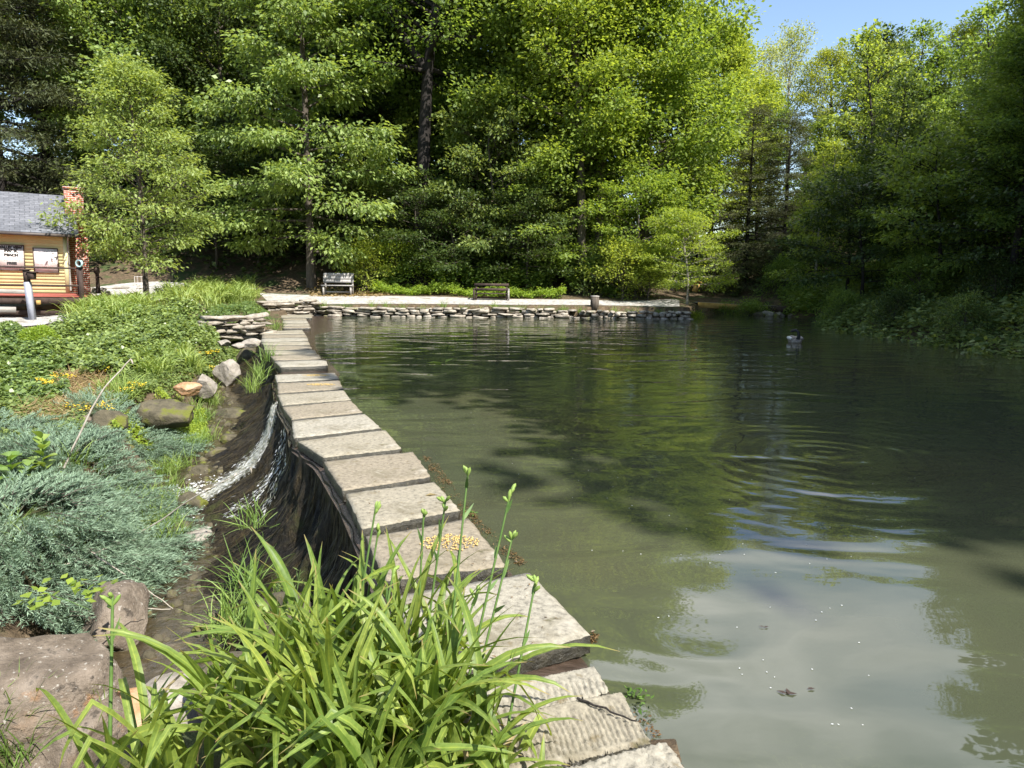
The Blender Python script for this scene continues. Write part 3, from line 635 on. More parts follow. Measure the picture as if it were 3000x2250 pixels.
# --- single trees one can pick out, left to right (display column, depth, scale ...)
def TT(name, kind, dx, Y, top, rz, label, wide=1.0, **kw):
    x = dpx(dx, Y); zt = aty(dx * 1.3562, top * 1.3562, Y).z; s = (zt - g1(x, Y)) / (KIND[kind]['H'] + .5)
    return tree(name, kind, x, Y, s * wide, rz, label, sz=s, **kw)
def T(name, kind, dx, Y, s, rz, label, **kw): return tree(name, kind, dpx(dx, Y), Y, s, rz, label, **kw)
T('hemlock', 'hemlock', 20, 40, 1.05, .3, 'huge dark brownish evergreen towering behind the yellow hut roof')
T('hemlock', 'hemlock', 120, 43, .98, 2.1, 'tall dark evergreen rising between the hut chimney and the young cherry tree')
T('leafy_tree', 'maple', 320, 44, 1.08, 1.0, 'high mid green tree whose crown shows above the young cherry tree', leaf='leaf_hickory')
T('leafy_tree', 'tall', 430, 46, 1.0, 4.0, 'dark high crowned tree in the gap between the cherry and the tulip tree', leaf='leaf_hickory')
T('young_cherry_tree', 'cherry', 313, 28, 1.0, .4, 'young light green cone shaped tree growing at the left end of the daylily bank')
T('tulip_tree', 'tulip', 672, 37.3, .98, 2.2, 'tall tiered tree with drooping pale leaves behind the white bench')
T('leafy_tree', 'tall', 800, 44, 1.0, .6, 'shaded slender tree just right of the tulip tree', leaf='leaf_painted_shade', bark='dark_bark')
T('forked_tree', 'forked', 905, 38, 1.0, .1, 'big black trunked leaning tree with heavy forked limbs above the dark wood')
T('leafy_tree', 'maple', 1110, 41.5, 1.08, 2.9, 'broad green tree in the middle of the wood behind the dark bench', leaf='leaf_maple')
T('understory_tree', 'dogwood', 1075, 37.8, 1.15, 1.1, 'small layered tree with pale tiers of leaves lit above the shade', sz=1.58, leaf='leaf_shrub')
T('leafy_tree', 'maple', 1205, 41.5, 1.12, 5.1, 'fresh green tree with bright top standing left of the twin trunks', leaf='leaf_maple')
T('leaning_tree', 'tall', 1262, 36.6, .96, 3.3, 'bright leaning tree, one of the twin thin trunks behind the stump post', leaf='leaf_bright', bark='bark', tilt=(0, .07))
T('leaning_tree', 'tall', 1292, 36.9, .93, 1.4, 'second of the twin thin trunks, its bright crown hanging right over the water', leaf='leaf_bright', bark='bark', tilt=(0, .12))
T('leafy_tree', 'maple', 1390, 39, .98, .2, 'brightest yellow green tree bulging out above the small feeder tree', leaf='leaf_bright')
TT('leafy_tree', 'maple', 1530, 48, 90, 4.4, 'sunlit round tree at the left edge of the open sky', leaf='leaf_bright')
T('understory_tree', 'dogwood', 1375, 35.8, .98, 2.5, 'low layered tree overhanging the bright bush by the path', leaf='leaf_bright')
T('feeder_tree', 'dogwood', 1487, 32.9, .72, .9, 'small sunlit tree at the end of the path with a wooden box hanging in it', leaf='leaf_bright', bark='pale_bark')
TT('sycamore', 'sycamore', 1690, 60, 70, 1.2, 'tall pale thin leaved tree with whitish limbs against the sky')
TT('sycamore', 'sycamore', 1630, 66, 110, 4.2, 'smaller thin pale tree left of the tall pale one by the sky gap')
TT('oak_tree', 'oak', 1775, 57, 112, .5, 'yellow green oak to the right of the pale sycamore')
TT('oak_tree', 'oak', 1890, 55, 105, 2.3, 'yellow green oak in the middle of the sunlit row against the sky')
TT('oak_tree', 'oak', 2020, 58, 72, 4.0, 'tallest yellow green oak with a pointed tip against the sky')
TT('oak_tree', 'oak', 2105, 54, 90, 5.5, 'yellow green oak half behind the dark trees of the right bank')
T('dark_conifer', 'hemlock', 1690, 40.5, .42, 1.5, 'low black evergreen in deep shade behind the end of the footbridge')
T('dark_conifer', 'hemlock', 1610, 41.5, .46, 3.5, 'low black evergreen in deep shade behind the feeder tree')
T('sapling', 'sapling', 1763, 36.2, .72, .7, 'thin pale stemmed sapling standing beside the footbridge', bark='pale_bark', leaf='leaf_bright')
TT('shaded_tree', 'maple', 1760, 46, 320, 3.8, 'shaded tree filling the dark hollow above the footbridge', leaf='leaf_maple')
TT('shaded_tree', 'maple', 1870, 42, 330, 1.8, 'shaded broad tree right of the thin pale sapling', leaf='leaf_maple')
TT('spreading_tree', 'forked', 1938, 31.5, 350, 2.5, 'dark tree with fanned out limbs on the right bank above the water', 1.15, leaf='leaf_maple')
TT('bank_tree', 'tall', 2070, 26.5, 265, 1.1, 'dark tree with a wide low crown overhanging the right bank', 1.35, leaf='leaf_maple', bark='dark_bark')
TT('bank_tree', 'tall', 2185, 21.5, 60, 2.9, 'nearest dark tree leaning over the water at the right edge', 1.3, leaf='leaf_maple', bark='dark_bark')
TT('bank_tree', 'tall', 2030, 30, 330, 5.0, 'dark slim tree on the right bank, next right of the fanned limbs', leaf='leaf_maple', bark='dark_bark')
TT('bank_tree', 'maple', 2100, 35, 250, .9, 'dark bushy tree high on the right bank under the oaks', leaf='leaf_painted_shade')
TT('bank_tree', 'tall', 2150, 27, 170, 2.0, 'shaded tree close to the right edge with a crooked trunk', leaf='leaf_painted_shade', bark='dark_bark')
TT('bank_tree', 'maple', 2195, 30, 40, 3.1, 'tallest dark tree at the right edge reaching above the oaks', leaf='leaf_maple')
TT('bank_tree', 'maple', 2260, 24, -60, 4.6, 'dark tree cut off by the right edge of the view', leaf='leaf_maple')
# --- tall shade trees on the right bank just outside the view: they cast the shadows on the pond
for q, (x, y, k, s) in enumerate([(14.6, 2.2, 'maple', 1.26), (15.5, 4.2, 'maple', 1.05), (18.6, -2.6, 'maple', 1.25), (22.8, -6.8, 'maple', 1.35), (20, -1, 'maple', 1.2), (18.6, 13.5, 'maple', 1.1), (22.5, 17.5, 'maple', 1.0), (27, 21, 'maple', 1.15), (25, 13, 'maple', 1.15), (29, 17, 'maple', 1.1), (31, 24, 'maple', 1.1), (20.5, 11.5, 'maple', .78), (21.3, 15.2, 'maple', .72), (22.3, 19, 'maple', .68), (24, 24, 'maple', .7), (18.2, 9.2, 'maple', .62), (23, 9, 'tall', 1.1)]):
    tree('shade_tree', 'shade' if k == 'maple' else k, x, y, s, q * 1.9, 'tall dark tree on the right bank beside the view', 'shade trees along the right bank', leaf='leaf_painted_shade')
T('leafy_tree', 'tall', 215, 50, 1.0, 2.4, 'tall tree in the shade behind the cherry tree trunk', leaf='leaf_painted_shade', bark='dark_bark')
T('leafy_tree', 'maple', 500, 45, .95, 3.9, 'dark broad tree between the cherry and the tulip tree', leaf='leaf_painted_shade')
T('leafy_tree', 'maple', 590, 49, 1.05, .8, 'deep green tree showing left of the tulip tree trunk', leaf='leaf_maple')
T('leafy_tree', 'maple', 760, 50, 1.05, 5.3, 'deep green tree in the shade right behind the tulip tree', leaf='leaf_painted_shade')
T('leafy_tree', 'maple', 980, 47, 1.05, 2.0, 'dark tree filling the gap behind the forked black trunk', leaf='leaf_painted_shade')
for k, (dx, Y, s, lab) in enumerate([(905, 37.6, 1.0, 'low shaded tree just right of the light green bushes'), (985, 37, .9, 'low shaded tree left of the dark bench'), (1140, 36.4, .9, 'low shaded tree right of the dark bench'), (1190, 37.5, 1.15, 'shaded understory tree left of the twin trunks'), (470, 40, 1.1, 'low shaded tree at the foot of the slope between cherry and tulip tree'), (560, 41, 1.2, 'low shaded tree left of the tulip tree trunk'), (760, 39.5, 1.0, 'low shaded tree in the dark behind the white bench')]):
    T('understory_tree', 'dogwood', dx, Y, s, k * 1.3, lab, leaf='leaf_painted_shade' if k != 3 else 'leaf_maple')
for k, (x, y, s) in enumerate([(13.6, 28.2, .9), (14.8, 25.2, .95), (15.4, 21.6, .9), (17.5, 27.2, 1.1), (18.5, 23.6, 1.1), (14.4, 31.2, 1.0), (17.0, 30.6, 1.1), (16.5, 19.2, .95)]):
    tree('understory_tree', 'dogwood', x, y, s, k * 1.1, 'low shaded tree among the dark growth on the right bank', 'low shaded trees on the right bank', leaf='leaf_maple' if k % 2 else 'leaf_painted_shade', bark='dark_bark')
# --- slim shaded stems inside the wood
rg = np.random.default_rng(17)
for q in range(30):
    dx = rg.uniform(860, 1560) if q < 20 else rg.uniform(1600, 2180); Y = rg.uniform(39, 50)
    tree('woodland_sapling', 'sapling', dpx(dx, Y), Y, rg.uniform(.8, 1.35), rg.uniform(0, 6), 'slim shaded young tree deep inside the wood', 'slim young trees inside the wood', leaf='leaf_maple' if q % 3 else 'leaf_painted_shade')
# --- the wood behind, which reads as one mass
def woods():
    rng = np.random.default_rng(29); Vs = []; Ms = []; wood = MB()
    spots = []
    for Y, n, s0 in ((51, 15, 1.0), (58, 15, 1.0), (67, 16, 1.0)):
        for q in range(n):
            x = -Y * .86 + (q + rng.uniform(.2, .8)) * (Y * 1.72 / n)
            spots.append((x, Y + rng.uniform(-3, 3), s0 * rng.uniform(.9, 1.12)))
    for q, (x, y, s) in enumerate(spots):
        col = (aty(1500, 800, y).x, x / y)[1]
        if .03 < col < .72 and q % 2: continue
        if .03 < col < .72: s *= .5                                      # the ground falls away behind the inlet: lower trees, open sky
        k = ['maple', 'tall', 'oak'][q % 3]
        w, V = ARR[k]; n = len(V) // 4; keep = rng.random(n) < .42
        V = V.reshape(n, 4, 3)[keep]; c = V.mean(1, keepdims=True); V = c + (V - c) * 1.5
        a = rng.uniform(0, 6.28); Rz = np.array([[math.cos(a), -math.sin(a), 0], [math.sin(a), math.cos(a), 0], [0, 0, 1]])
        o_ = np.array([x, y, g1(x, y)])
        V = (V.reshape(-1, 3) * s) @ Rz.T + o_; Vs.append(V); Ms.append(np.full(len(V) // 4, 0 if q % 4 else 2))
        wv = (np.vstack(w.v) * s) @ Rz.T + o_; b0 = 0
        wood.add(wv, np.vstack(w.f), 1)
    V = np.vstack(Vs); nq = len(V) // 4
    me = bpy.data.meshes.new('woods')
    mesh_fill(me, np.vstack([V] + wood.v), [quads(nq)] + [f + len(V) for f in wood.f], np.concatenate(Ms + wood.mi))
    tag(link('woods', me, None, [M['leaf_maple'], M['dark_bark'], M['leaf_painted_shade']]), 'dense leafy wood filling the slope behind the pond', 'woods', None, 'stuff')
woods()
# ------------------------------------------------------------------ undergrowth and ground plants
def leaf_bed(name, poly, n, mat, label, cat, size=(.07, .05), lift=(0, .15), mounds=.0, flat=1.2, seed=0, ms=1.5, droop=.2):
    """a bed of small leaves over the terrain inside a world polygon, in low mounds"""
    rng = np.random.default_rng(seed); q = scatter(poly, n, rng)
    z = gz(q[:, 0], q[:, 1]); mo = np.clip(wob(q[:, 0], q[:, 1], ms) + .35, 0, 1.4) * mounds
    z = z + lift[0] + mo * rng.uniform(.15, 1, n) ** .5 + rng.uniform(0, lift[1], n)
    P = np.stack([q[:, 0], q[:, 1], z], 1)
    A = rng.normal(0, 1, (n, 3)); A[:, 2] = A[:, 2] * .3 - droop; Nn = np.tile([[0, -.25, flat]], (n, 1)) + rng.normal(0, .45, (n, 3))
    sc = rng.uniform(.6, 1.3, n)
    return tag(leaf_object(name, leaf_quads(P, A, Nn, size[0] * sc, size[1] * sc, .12), mat), label, cat, None, 'stuff')
def W2(*p): return list(p)
# forest edge: bright row of low plants by the path, darker thicket behind
leaf_bed('undergrowth', [(-6.9, 34.9), (-3, 34.6), (2.5, 34.0), (2.5, 35.1), (-3, 36.2), (-6.6, 36.6)], 11000, M['leaf_lime'], 'sunlit yellow green ground plants edging the gravel path', 'undergrowth', (.11, .07), (0, .22), .5, seed=1, ms=3.2)
leaf_bed('undergrowth', [(-7, 36.2), (3.5, 35.2), (5.5, 34.6), (7.6, 35.2), (8, 41), (2, 44), (-9, 44)], 42000, M['leaf_maple'], 'shaded thicket of low plants behind the dark bench', 'undergrowth', (.19, .13), (0, .6), 2.6, seed=2)
leaf_bed('undergrowth', [(-9, 41), (8, 41), (22, 36), (40, 60), (10, 72), (-45, 72), (-40, 40), (-12, 38)], 80000, M['leaf_painted_shade'], 'dark low plants over the floor of the wood', 'undergrowth', (.30, .20), (0, .8), 3.6, seed=3, ms=.8)
# right bank: overhanging shrubs
leaf_bed('bank_shrubbery', [(11.3, 17), (12.3, 12), (16, 12), (22, 20), (21, 31), (14.5, 31), (11.9, 28.5), (11.0, 25.5), (11.0, 21)], 80000, M['leaf_shrub'], 'thick shaded shrubs overhanging the right bank of the pond', 'shrubbery', (.16, .085), (-.1, .3), .75, seed=4, ms=2.6)
leaf_bed('bank_shrubbery', [(12, 30), (20, 29), (22, 36), (13.5, 37)], 22000, M['leaf_maple'], 'darker shrubs at the far corner of the right bank', 'shrubbery', (.17, .1), (-.1, .4), 1.3, seed=5)
def bush(dx, dy, Y, s, rz, label, leaf=None, sz=None):
    return tree('bush', 'bush', aty(dx * 1.3562, dy * 1.3562, Y).x, Y, s, rz, label, leaf=leaf, sz=sz, cat='bush')
leaf_bed('undergrowth', [(19, 30), (21, 18), (34, 14), (60, 30), (45, 55), (22, 38)], 26000, M['leaf_painted_shade'], 'dark plants on the slope above the right bank', 'undergrowth', (.26, .17), (0, .6), 1.4, seed=23)
bush(1345, 640, 34.6, 1.15, .3, 'big pale green bush beside the path left of the feeder tree', 'leaf_bright')
bush(1400, 640, 34.3, .8, 1.3, 'smaller pale green bush nearest the feeder tree', 'leaf_bright')
bush(1290, 640, 36, .9, 2.0, 'bush in front of the twin thin trunks', 'leaf_shrub')
bush(790, 605, 36.6, 1.0, 3.0, 'light green bush growing right behind the white bench', 'leaf_bright')
bush(858, 600, 37.4, 1.05, 4.0, 'second light green bush along from the white bench', 'leaf_lime')
bush(1570, 670, 34.6, .55, 5.0, 'low bush beside the near end of the footbridge', 'leaf_maple')
bush(1625, 680, 34.2, .62, 5.8, 'low drooping bush below the footbridge at the waterline', 'leaf_maple')
bush(1690, 660, 37.2, .8, .9, 'shaded bush behind the middle of the footbridge', 'leaf_maple')
bush(1500, 660, 31.8, .42, 2.9, 'round grassy bush where the stone shore wall ends', 'leaf_bright')
for k, (x, y, s, lab) in enumerate([(12.1, 26.5, 1.1, 'dark bush at the far corner of the right bank, hanging over the water'), (12.3, 23.2, 1.0, 'bush drooping to the water in the middle of the right bank'), (12.5, 19.8, 1.0, 'pale leaved bush on the right bank next to the dark corner'), (13.8, 24.5, 1.4, 'tall rounded bush up the right bank below the fanned tree'), (14.3, 21.5, 1.2, 'bush up the slope of the right bank'), (13.1, 17.4, 1.0, 'bush cut by the right edge just above the water'), (15.5, 26.5, 1.5, 'big shaded bush under the slim bank trees'), (15.2, 18.9, 1.1, 'bush at the right edge higher on the bank'), (16.8, 23.2, 1.3, 'shaded bush high on the right bank')]):
    tree('bush', 'bush', x, y, s * .5, k * 1.7, lab, leaf=['leaf_maple', 'leaf_painted_shade', 'leaf_shrub'][k % 3], cat='bush')
def clipped(dx, dy, rad, zs, label, leaf='leaf_lime'):
    """a clipped ball shrub: leaves close to a lumpy dome, on short stems"""
    h = hit(dx * 1.3562, dy * 1.3562); rng = np.random.default_rng(int(dx)); n = 3600
    d = norm(rng.normal(0, 1, (n, 3))); d[:, 2] = np.abs(d[:, 2]) - .25
    rr = rad * rng.uniform(.55, 1, (n, 1)) ** .4 * (1 + .1 * np.sin(d[:, :1] * 5 + d[:, 1:2] * 4))
    P = d * rr * [1, 1, zs] + [0, 0, rad * zs * .55]
    e = empty('clipped_shrub', h, 0, label, 'shrub')
    leaf_object('foliage', leaf_quads(P, d + rng.normal(0, .8, (n, 3)), d + rng.normal(0, .5, (n, 3)) + [0, 0, .4], rng.uniform(.05, .09, n), .035, .1), M[leaf], e)
    mb = MB()
    for a in range(5): mb.tube([(0, 0, -.1), (math.cos(a * 1.3) * rad * .25, math.sin(a * 1.3) * rad * .25, rad * .3), (math.cos(a * 1.3) * rad * .5, math.sin(a * 1.3) * rad * .5, rad * .7)], [.02, .015, .008], 5)
    mb.build('stems', M['bark'], e)
clipped(88, 748, .42, .85, 'round clipped bright green shrub in front of the gravel yard', 'leaf_lime')
clipped(292, 655, .34, .8, 'small dark clipped shrub at the foot of the young cherry tree', 'leaf_maple')
clipped(15, 735, .5, .7, 'clipped green shrub cut by the left edge, below the grey post', 'leaf_ivy')
# ivy bank
leaf_bed('ivy', pxpoly([(150,985),(420,905),(590,930),(640,990),(640,1050),(560,1090),(430,1110),(250,1120),(160,1060)]), 46000, M['leaf_ivy'], 'ivy covering the bank left of the stacked stones', 'ivy', (.085, .075), (0, .12), .5, seed=6, ms=2.4)
leaf_bed('ivy', pxpoly([(-120,985),(120,1010),(190,1100),(200,1190),(60,1215),(-150,1230)]), 30000, M['leaf_ivy'], 'ivy mound at the left edge below the clipped shrubs', 'ivy', (.085, .07), (0, .12), .5, seed=7, ms=2.4)
leaf_bed('groundcover', pxpoly([(-150,1215),(120,1205),(260,1215),(240,1290),(0,1330),(-150,1330)]), 7000, M['leaf_shrub'], 'thin low plants and bare twigs above the milkweed', 'ground cover', (.06, .045), (0, .12), .2, seed=8)
leaf_bed('groundcover', pxpoly([(330,1120),(560,1080),(690,1030),(690,1075),(600,1110),(560,1150),(420,1200),(330,1200)]), 12000, M['leaf_shrub'], 'soft low plants on the bank above the ledge rock', 'ground cover', (.06, .04), (0, .14), .22, seed=9)
leaf_bed('groundcover', pxpoly([(350,1230),(500,1210),(600,1220),(610,1290),(560,1330),(420,1330),(330,1290)]), 12000, M['leaf_lime'], 'yellow green mossy plants below the ledge rock', 'ground cover', (.045, .03), (0, .10), .16, seed=10)
leaf_bed('groundcover', pxpoly([(590,1000),(760,965),(800,985),(760,1030),(690,1070),(620,1060)]), 7000, M['leaf_shrub'], 'sparse plants among the tumbled stones at the end of the walkway', 'ground cover', (.08, .05), (0, .14), .1, seed=11)
leaf_bed('groundcover', pxpoly([(590,935),(640,915),(760,905),(790,925),(770,950),(620,965)]), 5000, M['leaf_shrub'], 'low weeds on the ledge above the stacked stone wall', 'ground cover', (.09, .06), (0, .16), .12, seed=24)
leaf_bed('stonecrop', pxpoly([(455,1170),(520,1165),(540,1185),(500,1196),(450,1192)]), 1100, M['leaf_lime'], 'yellow stonecrop cushion on top of the ledge rock', 'stonecrop', (.03, .025), (.08, .10), .0, seed=12)
leaf_bed('leaf_litter', [(-9.5, 34.3), (-6.2, 34.2), (-5.4, 36.5), (-8, 39), (-11, 38)], 2600, M['blade_dry'], 'fallen brown leaves under the tulip tree beside the white bench', 'leaf litter', (.16, .11), (.01, .03), 0, flat=2, seed=13)

# ------------------------------------------------------------------ strap leaves (daylilies, grasses)
def blades(n, rng, base_r, length, width, th0=(60, 88), bend=(50, 130), seg=8, fold=.35, kink=0.0, base=None, face=None):
    """arching strap leaves with a folded cross-section; returns vertices and faces"""
    mb = MB(); s = np.linspace(0, 1, seg + 1)
    for i in range(n):
        az = rng.uniform(0, 2 * PI) if face is None else rng.normal(face, .8)
        L = length * rng.uniform(.65, 1.15); wd = width * rng.uniform(.75, 1.15)
        a0 = R(rng.uniform(*th0)); bd = R(rng.uniform(*bend)); pw = rng.uniform(1.2, 2.6)
        th = a0 - bd * s ** pw
        if kink and rng.random() < kink:
            kq = rng.uniform(.45, .75); th = np.where(s > kq, th - R(rng.uniform(50, 110)), th)
        az_s = az + rng.normal(0, .25) * s
        dl = L / seg
        r = np.concatenate([[0], np.cumsum(np.cos(th[:-1]) * dl)]); z = np.concatenate([[0], np.cumsum(np.sin(th[:-1]) * dl)])
        b = np.array([rng.normal(0, base_r), rng.normal(0, base_r), 0]) if base is None else base + np.array([rng.normal(0, base_r), rng.normal(0, base_r), 0])
        cx = b[0] + r * np.cos(az_s); cy = b[1] + r * np.sin(az_s)
        C = np.stack([cx, cy, b[2] + z], 1)
        t = np.gradient(C, axis=0); t = norm(t); side = np.stack([-np.sin(az_s), np.cos(az_s), 0 * s], 1)
        tw = rng.normal(0, .35) + rng.normal(0, .4) * s; nr = np.cross(t, side)
        side = side * np.cos(tw)[:, None] + nr * np.sin(tw)[:, None]; nr = np.cross(t, side)
        nr = nr * np.where((nr[:, 2] < 0), -1, 1)[:, None] if False else nr
        w = wd * np.minimum(1, .55 + s * 2) * np.minimum(1, (1.002 - s) * 2.6) ** .65 * .5
        up = nr * (w * fold)[:, None]
        v = np.stack([C + side * w[:, None] - up * -1, C, C - side * w[:, None] + up], 1).reshape(-1, 3)
        k = np.arange(seg) * 3
        mb.add(v, np.vstack([np.stack([k, k + 1, k + 4, k + 3], 1), np.stack([k + 1, k + 2, k + 5, k + 4], 1)]))
    return mb
def clump_mesh(key, n, base_r, length, width, mat, **kw):
    mb = blades(n, np.random.default_rng(abs(hash(key)) % 9999 if False else sum(map(ord, key))), base_r, length, width, **kw)
    o_ = mb.build(key, M[mat], None, True); me = o_.data; bpy.data.objects.remove(o_); return me
LILY_FAR = [clump_mesh('far_lily_' + c, 46, .14, .85, .035, 'blade_far', seg=6, bend=(60, 140)) for c in 'ab']
GRASS = [clump_mesh('tuft_' + c, 60, .06, .42, .009, 'blade_grass', seg=5, th0=(40, 88), bend=(20, 90)) for c in 'ab']
def clump(name, meshes, P, s, rz, label, cat, group=None, q=0, tilt=(0, 0)):
    o_ = bpy.data.objects.new(name, meshes[q % len(meshes)]); COL.objects.link(o_); o_.location = P; o_.rotation_euler = (tilt[0], tilt[1], rz); o_.scale = (s, s, s)
    return tag(o_, label, cat, group)
def lily_patch(poly, n, label, group, s0, seed):
    rng = np.random.default_rng(seed); q = scatter(poly, n, rng)
    for k, (x, y) in enumerate(q):
        clump('daylily', LILY_FAR, (x, y, g1(x, y)), s0 * rng.uniform(.8, 1.2), rng.uniform(0, 6), label, 'daylily', group, k)
lily_patch(pxpoly([(430,900),(500,862),(600,838),(720,838),(748,868),(740,905),(640,912),(560,905)]), 70, 'daylily clump without flowers in the dense patch below the young cherry tree', 'daylilies in the patch under the young cherry tree', .92, 1)
lily_patch(pxpoly([(200,935),(260,905),(420,905),(440,925),(330,955),(215,975)]), 42, 'daylily clump in the row along the foot of the red deck', 'daylilies in the row by the deck', .85, 2)
lily_patch(pxpoly([(405,1075),(470,1050),(570,1060),(580,1110),(480,1130),(410,1120)]), 16, 'strap leaved clump on the ivy bank above the ledge rock', 'strap leaved clumps on the ivy bank', .6, 3)
clump('daylily', LILY_FAR, hit(735, 842), 1.0, 1, 'tall daylily clump by itself at the right end of the bank patch', 'daylily', None, 0)
# fine grass by the stream edge
def tufts(pts, label, cat, group, s, seed=0, meshes=None):
    rng = np.random.default_rng(seed)
    for k, (px, py) in enumerate(pts):
        h = hit(px, py); clump('grass_tuft', meshes or GRASS, h - Vector((0, 0, .03)), s * rng.uniform(.8, 1.25), rng.uniform(0, 6), label, cat, group, k, (rng.normal(0, .12), rng.normal(0, .12)))
tufts([(300,1170),(330,1150),(350,1185),(280,1200),(320,1205),(370,1160)], 'fine green grass tuft beside the leaning grey stalk', 'grass', 'grass tufts around the grey stalk', 1.2, 1)
tufts([(620,1150),(600,1180),(575,1205),(630,1190),(560,1235),(585,1255),(540,1270),(610,1230)], 'grass tuft hanging over the upper stream bank', 'grass', 'grass tufts on the upper stream bank', 1.05, 2)
tufts([(505,1430),(470,1480),(520,1500),(455,1540),(495,1560),(430,1590),(480,1610),(525,1570),(410,1560),(450,1500),(500,1395),(540,1380),(470,1400)], 'yellow green grass tuft between the juniper and the stream', 'grass', 'grass tufts between juniper and stream', .95, 3)
tufts([(560,1330),(590,1320),(615,1300)], 'grass tuft standing in the shaded water edge', 'grass', 'grass tufts at the shaded water edge', .9, 4)
tufts([(20,2150),(60,2200),(0,2080),(40,2260)], 'thin grass tuft in the lower left corner', 'grass', 'grass tufts in the lower left corner', 1.0, 5, GRASS)
tufts([(60,1350),(210,1380),(150,1480),(260,1500),(330,1520),(380,1450),(300,1400),(100,1650),(220,1600),(400,1520),(40,1560)], 'loose green grass tuft growing up through the juniper', 'grass', 'grass tufts in the juniper', 1.0, 6)
leaf_bed('groundcover', pxpoly([(330,1540),(420,1500),(470,1560),(430,1640),(350,1650)]), 2500, M['leaf_shrub'], 'small leafy weeds between the nearer juniper and the stream', 'ground cover', (.05, .035), (.02, .16), .1, seed=25)
wk = [(806,962,1.3,'green weed tuft leaning over the narrow far slabs'), (787,1042,1.1,'green weed tuft on the left edge of the far walkway stretch'), (760,1095,1.2,'grass tuft hanging below the far walkway'), (740,1130,1.0,'long grass tuft on the dark dam face beyond the waterfall')]
for k, (px, py, s, lab) in enumerate(wk):
    P = atz(px, py, .12 - .25 * (k > 1)); clump('weed_tuft', GRASS, P - Vector((0.0, 0, .12)), s, k, lab, 'weed', None, k)
wp = hit(850, 912); 
for k, (px, py) in enumerate([(855,905),(948,905),(1090,905),(1180,912),(1450,908),(1530,915),(1650,916),(1010,915),(1130,905),(1240,918),(1300,905),(1360,915),(1410,920),(1580,922),(1700,920),(1800,922),(1860,925),(1930,925),(900,920),(870,915)]):
    P = aty(px, py, 31.2); clump('wall_weed', GRASS, P, 1.1, k, 'small weed growing out of the stone shore wall', 'weed', 'weeds growing in the stone shore wall', k)

# ------------------------------------------------------------------ foreground daylilies with flower stalks
def lily_plant(P, n, L, label, seed, width=.03, face=None, kink=.3):
    rng = np.random.default_rng(seed); e = empty('daylily', P, 0, label, 'daylily', 'daylilies at the near end of the walkway')
    mb = blades(n, rng, .085, L, width, th0=(62, 90), bend=(20, 130), seg=11, kink=kink, face=face)
    lv = mb.build('leaves', M['blade_lily'], e, True); k_ = np.arange(len(lv.data.vertices))
    lv.data.attributes.new('midrib', 'FLOAT', 'POINT').data.foreach_set('value', (k_ % 3 == 1).astype(np.float32)); lv.data.attributes.new('along', 'FLOAT', 'POINT').data.foreach_set('value', ((k_ // 3) % 12 / 11.0).astype(np.float32))
    blades(max(2, n // 10), rng, .09, L * .8, width * .7, th0=(35, 70), bend=(60, 140), seg=9, kink=.5).build('dead_leaves', M['blade_dry'], e, True); return e
def stalk(e, tip, base, r=.0065, bow=(0, 0, 0), buds=4, bracts=2, seed=0):
    """a flower stalk with a forked head of green buds and small bracts"""
    rng = np.random.default_rng(seed); O = Vector(e.location); a = np.array(base - O); b = np.array(tip - O); s = np.linspace(0, 1, 12)[:, None]
    pts = a + (b - a) * s + np.array(bow) * np.sin(s * PI)
    mb = MB(); mb.tube(pts, np.linspace(r, r * .62, 12), 7); d = norm(pts[-1] - pts[-2])
    for k in range(bracts):
        q = .55 + .4 * (k + rng.random()) / bracts; p = np.array([np.interp(q, s[:, 0], pts[:, m]) for m in range(3)])
        dv = norm(d + rng.normal(0, .35, 3)); t_ = np.linspace(0, 1, 4)[:, None]; L = rng.uniform(.05, .09); sd_ = norm(np.cross(dv, [.3, .9, .1]))
        w = np.array([.007, .008, .005, .0005])[:, None]; C = p + dv * L * t_; v = np.stack([C + sd_ * w, C - sd_ * w], 1).reshape(-1, 3); i_ = np.arange(3) * 2
        mb.add(v, np.stack([i_, i_ + 1, i_ + 3, i_ + 2], 1))
    o_ = mb.build('flower_stalk', M['stem'], e, True)
    bm_ = MB(); c0 = pts[-1]
    for k in range(buds):
        dv = norm(d * 1.1 + rng.normal(0, .55, 3)); L = rng.uniform(.028, .055); st = c0 - d * rng.uniform(0, .05)
        bm_.tube([st, st + dv * L * .35, st + dv * L * .75, st + dv * L], [.003, .0075, .008, .001], 6)
    bm_.build('bud', M['bud'], o_, True)
BZ = -.02
LILY = [((1010, 2330), 40, .92, 'daylily clump at the middle bottom with pale arching leaves', 1), ((1255, 2300), 46, .84, 'daylily clump nearest the ribbed slabs with the longest stalks', 2),
        ((800, 2330), 30, .84, 'daylily clump above the brown stream at the bottom', 3), ((1180, 2080), 38, .80, 'daylily clump growing against the largest slab', 4),
        ((940, 2090), 34, .78, 'daylily clump at the foot of the mossy dam', 5), ((1400, 2440), 28, .55, 'daylily clump at the bottom edge draping over the ribbed slab', 6),
        ((540, 2420), 8, .80, 'sprawling daylily with long flat leaves toward the left rocks', 7), ((330, 2400), 5, .70, 'leftmost daylily with one tall dark stalk', 8), ((1080, 2520), 40, .82, 'daylily clump cut by the bottom edge of the view', 9)]
LE_ = []
for (px, py), n, L, lab, sd_ in LILY:
    p = atz(px, py, BZ); LE_.append(lily_plant(p, int(n * 1.8), L, lab, sd_, .036, None, .3))
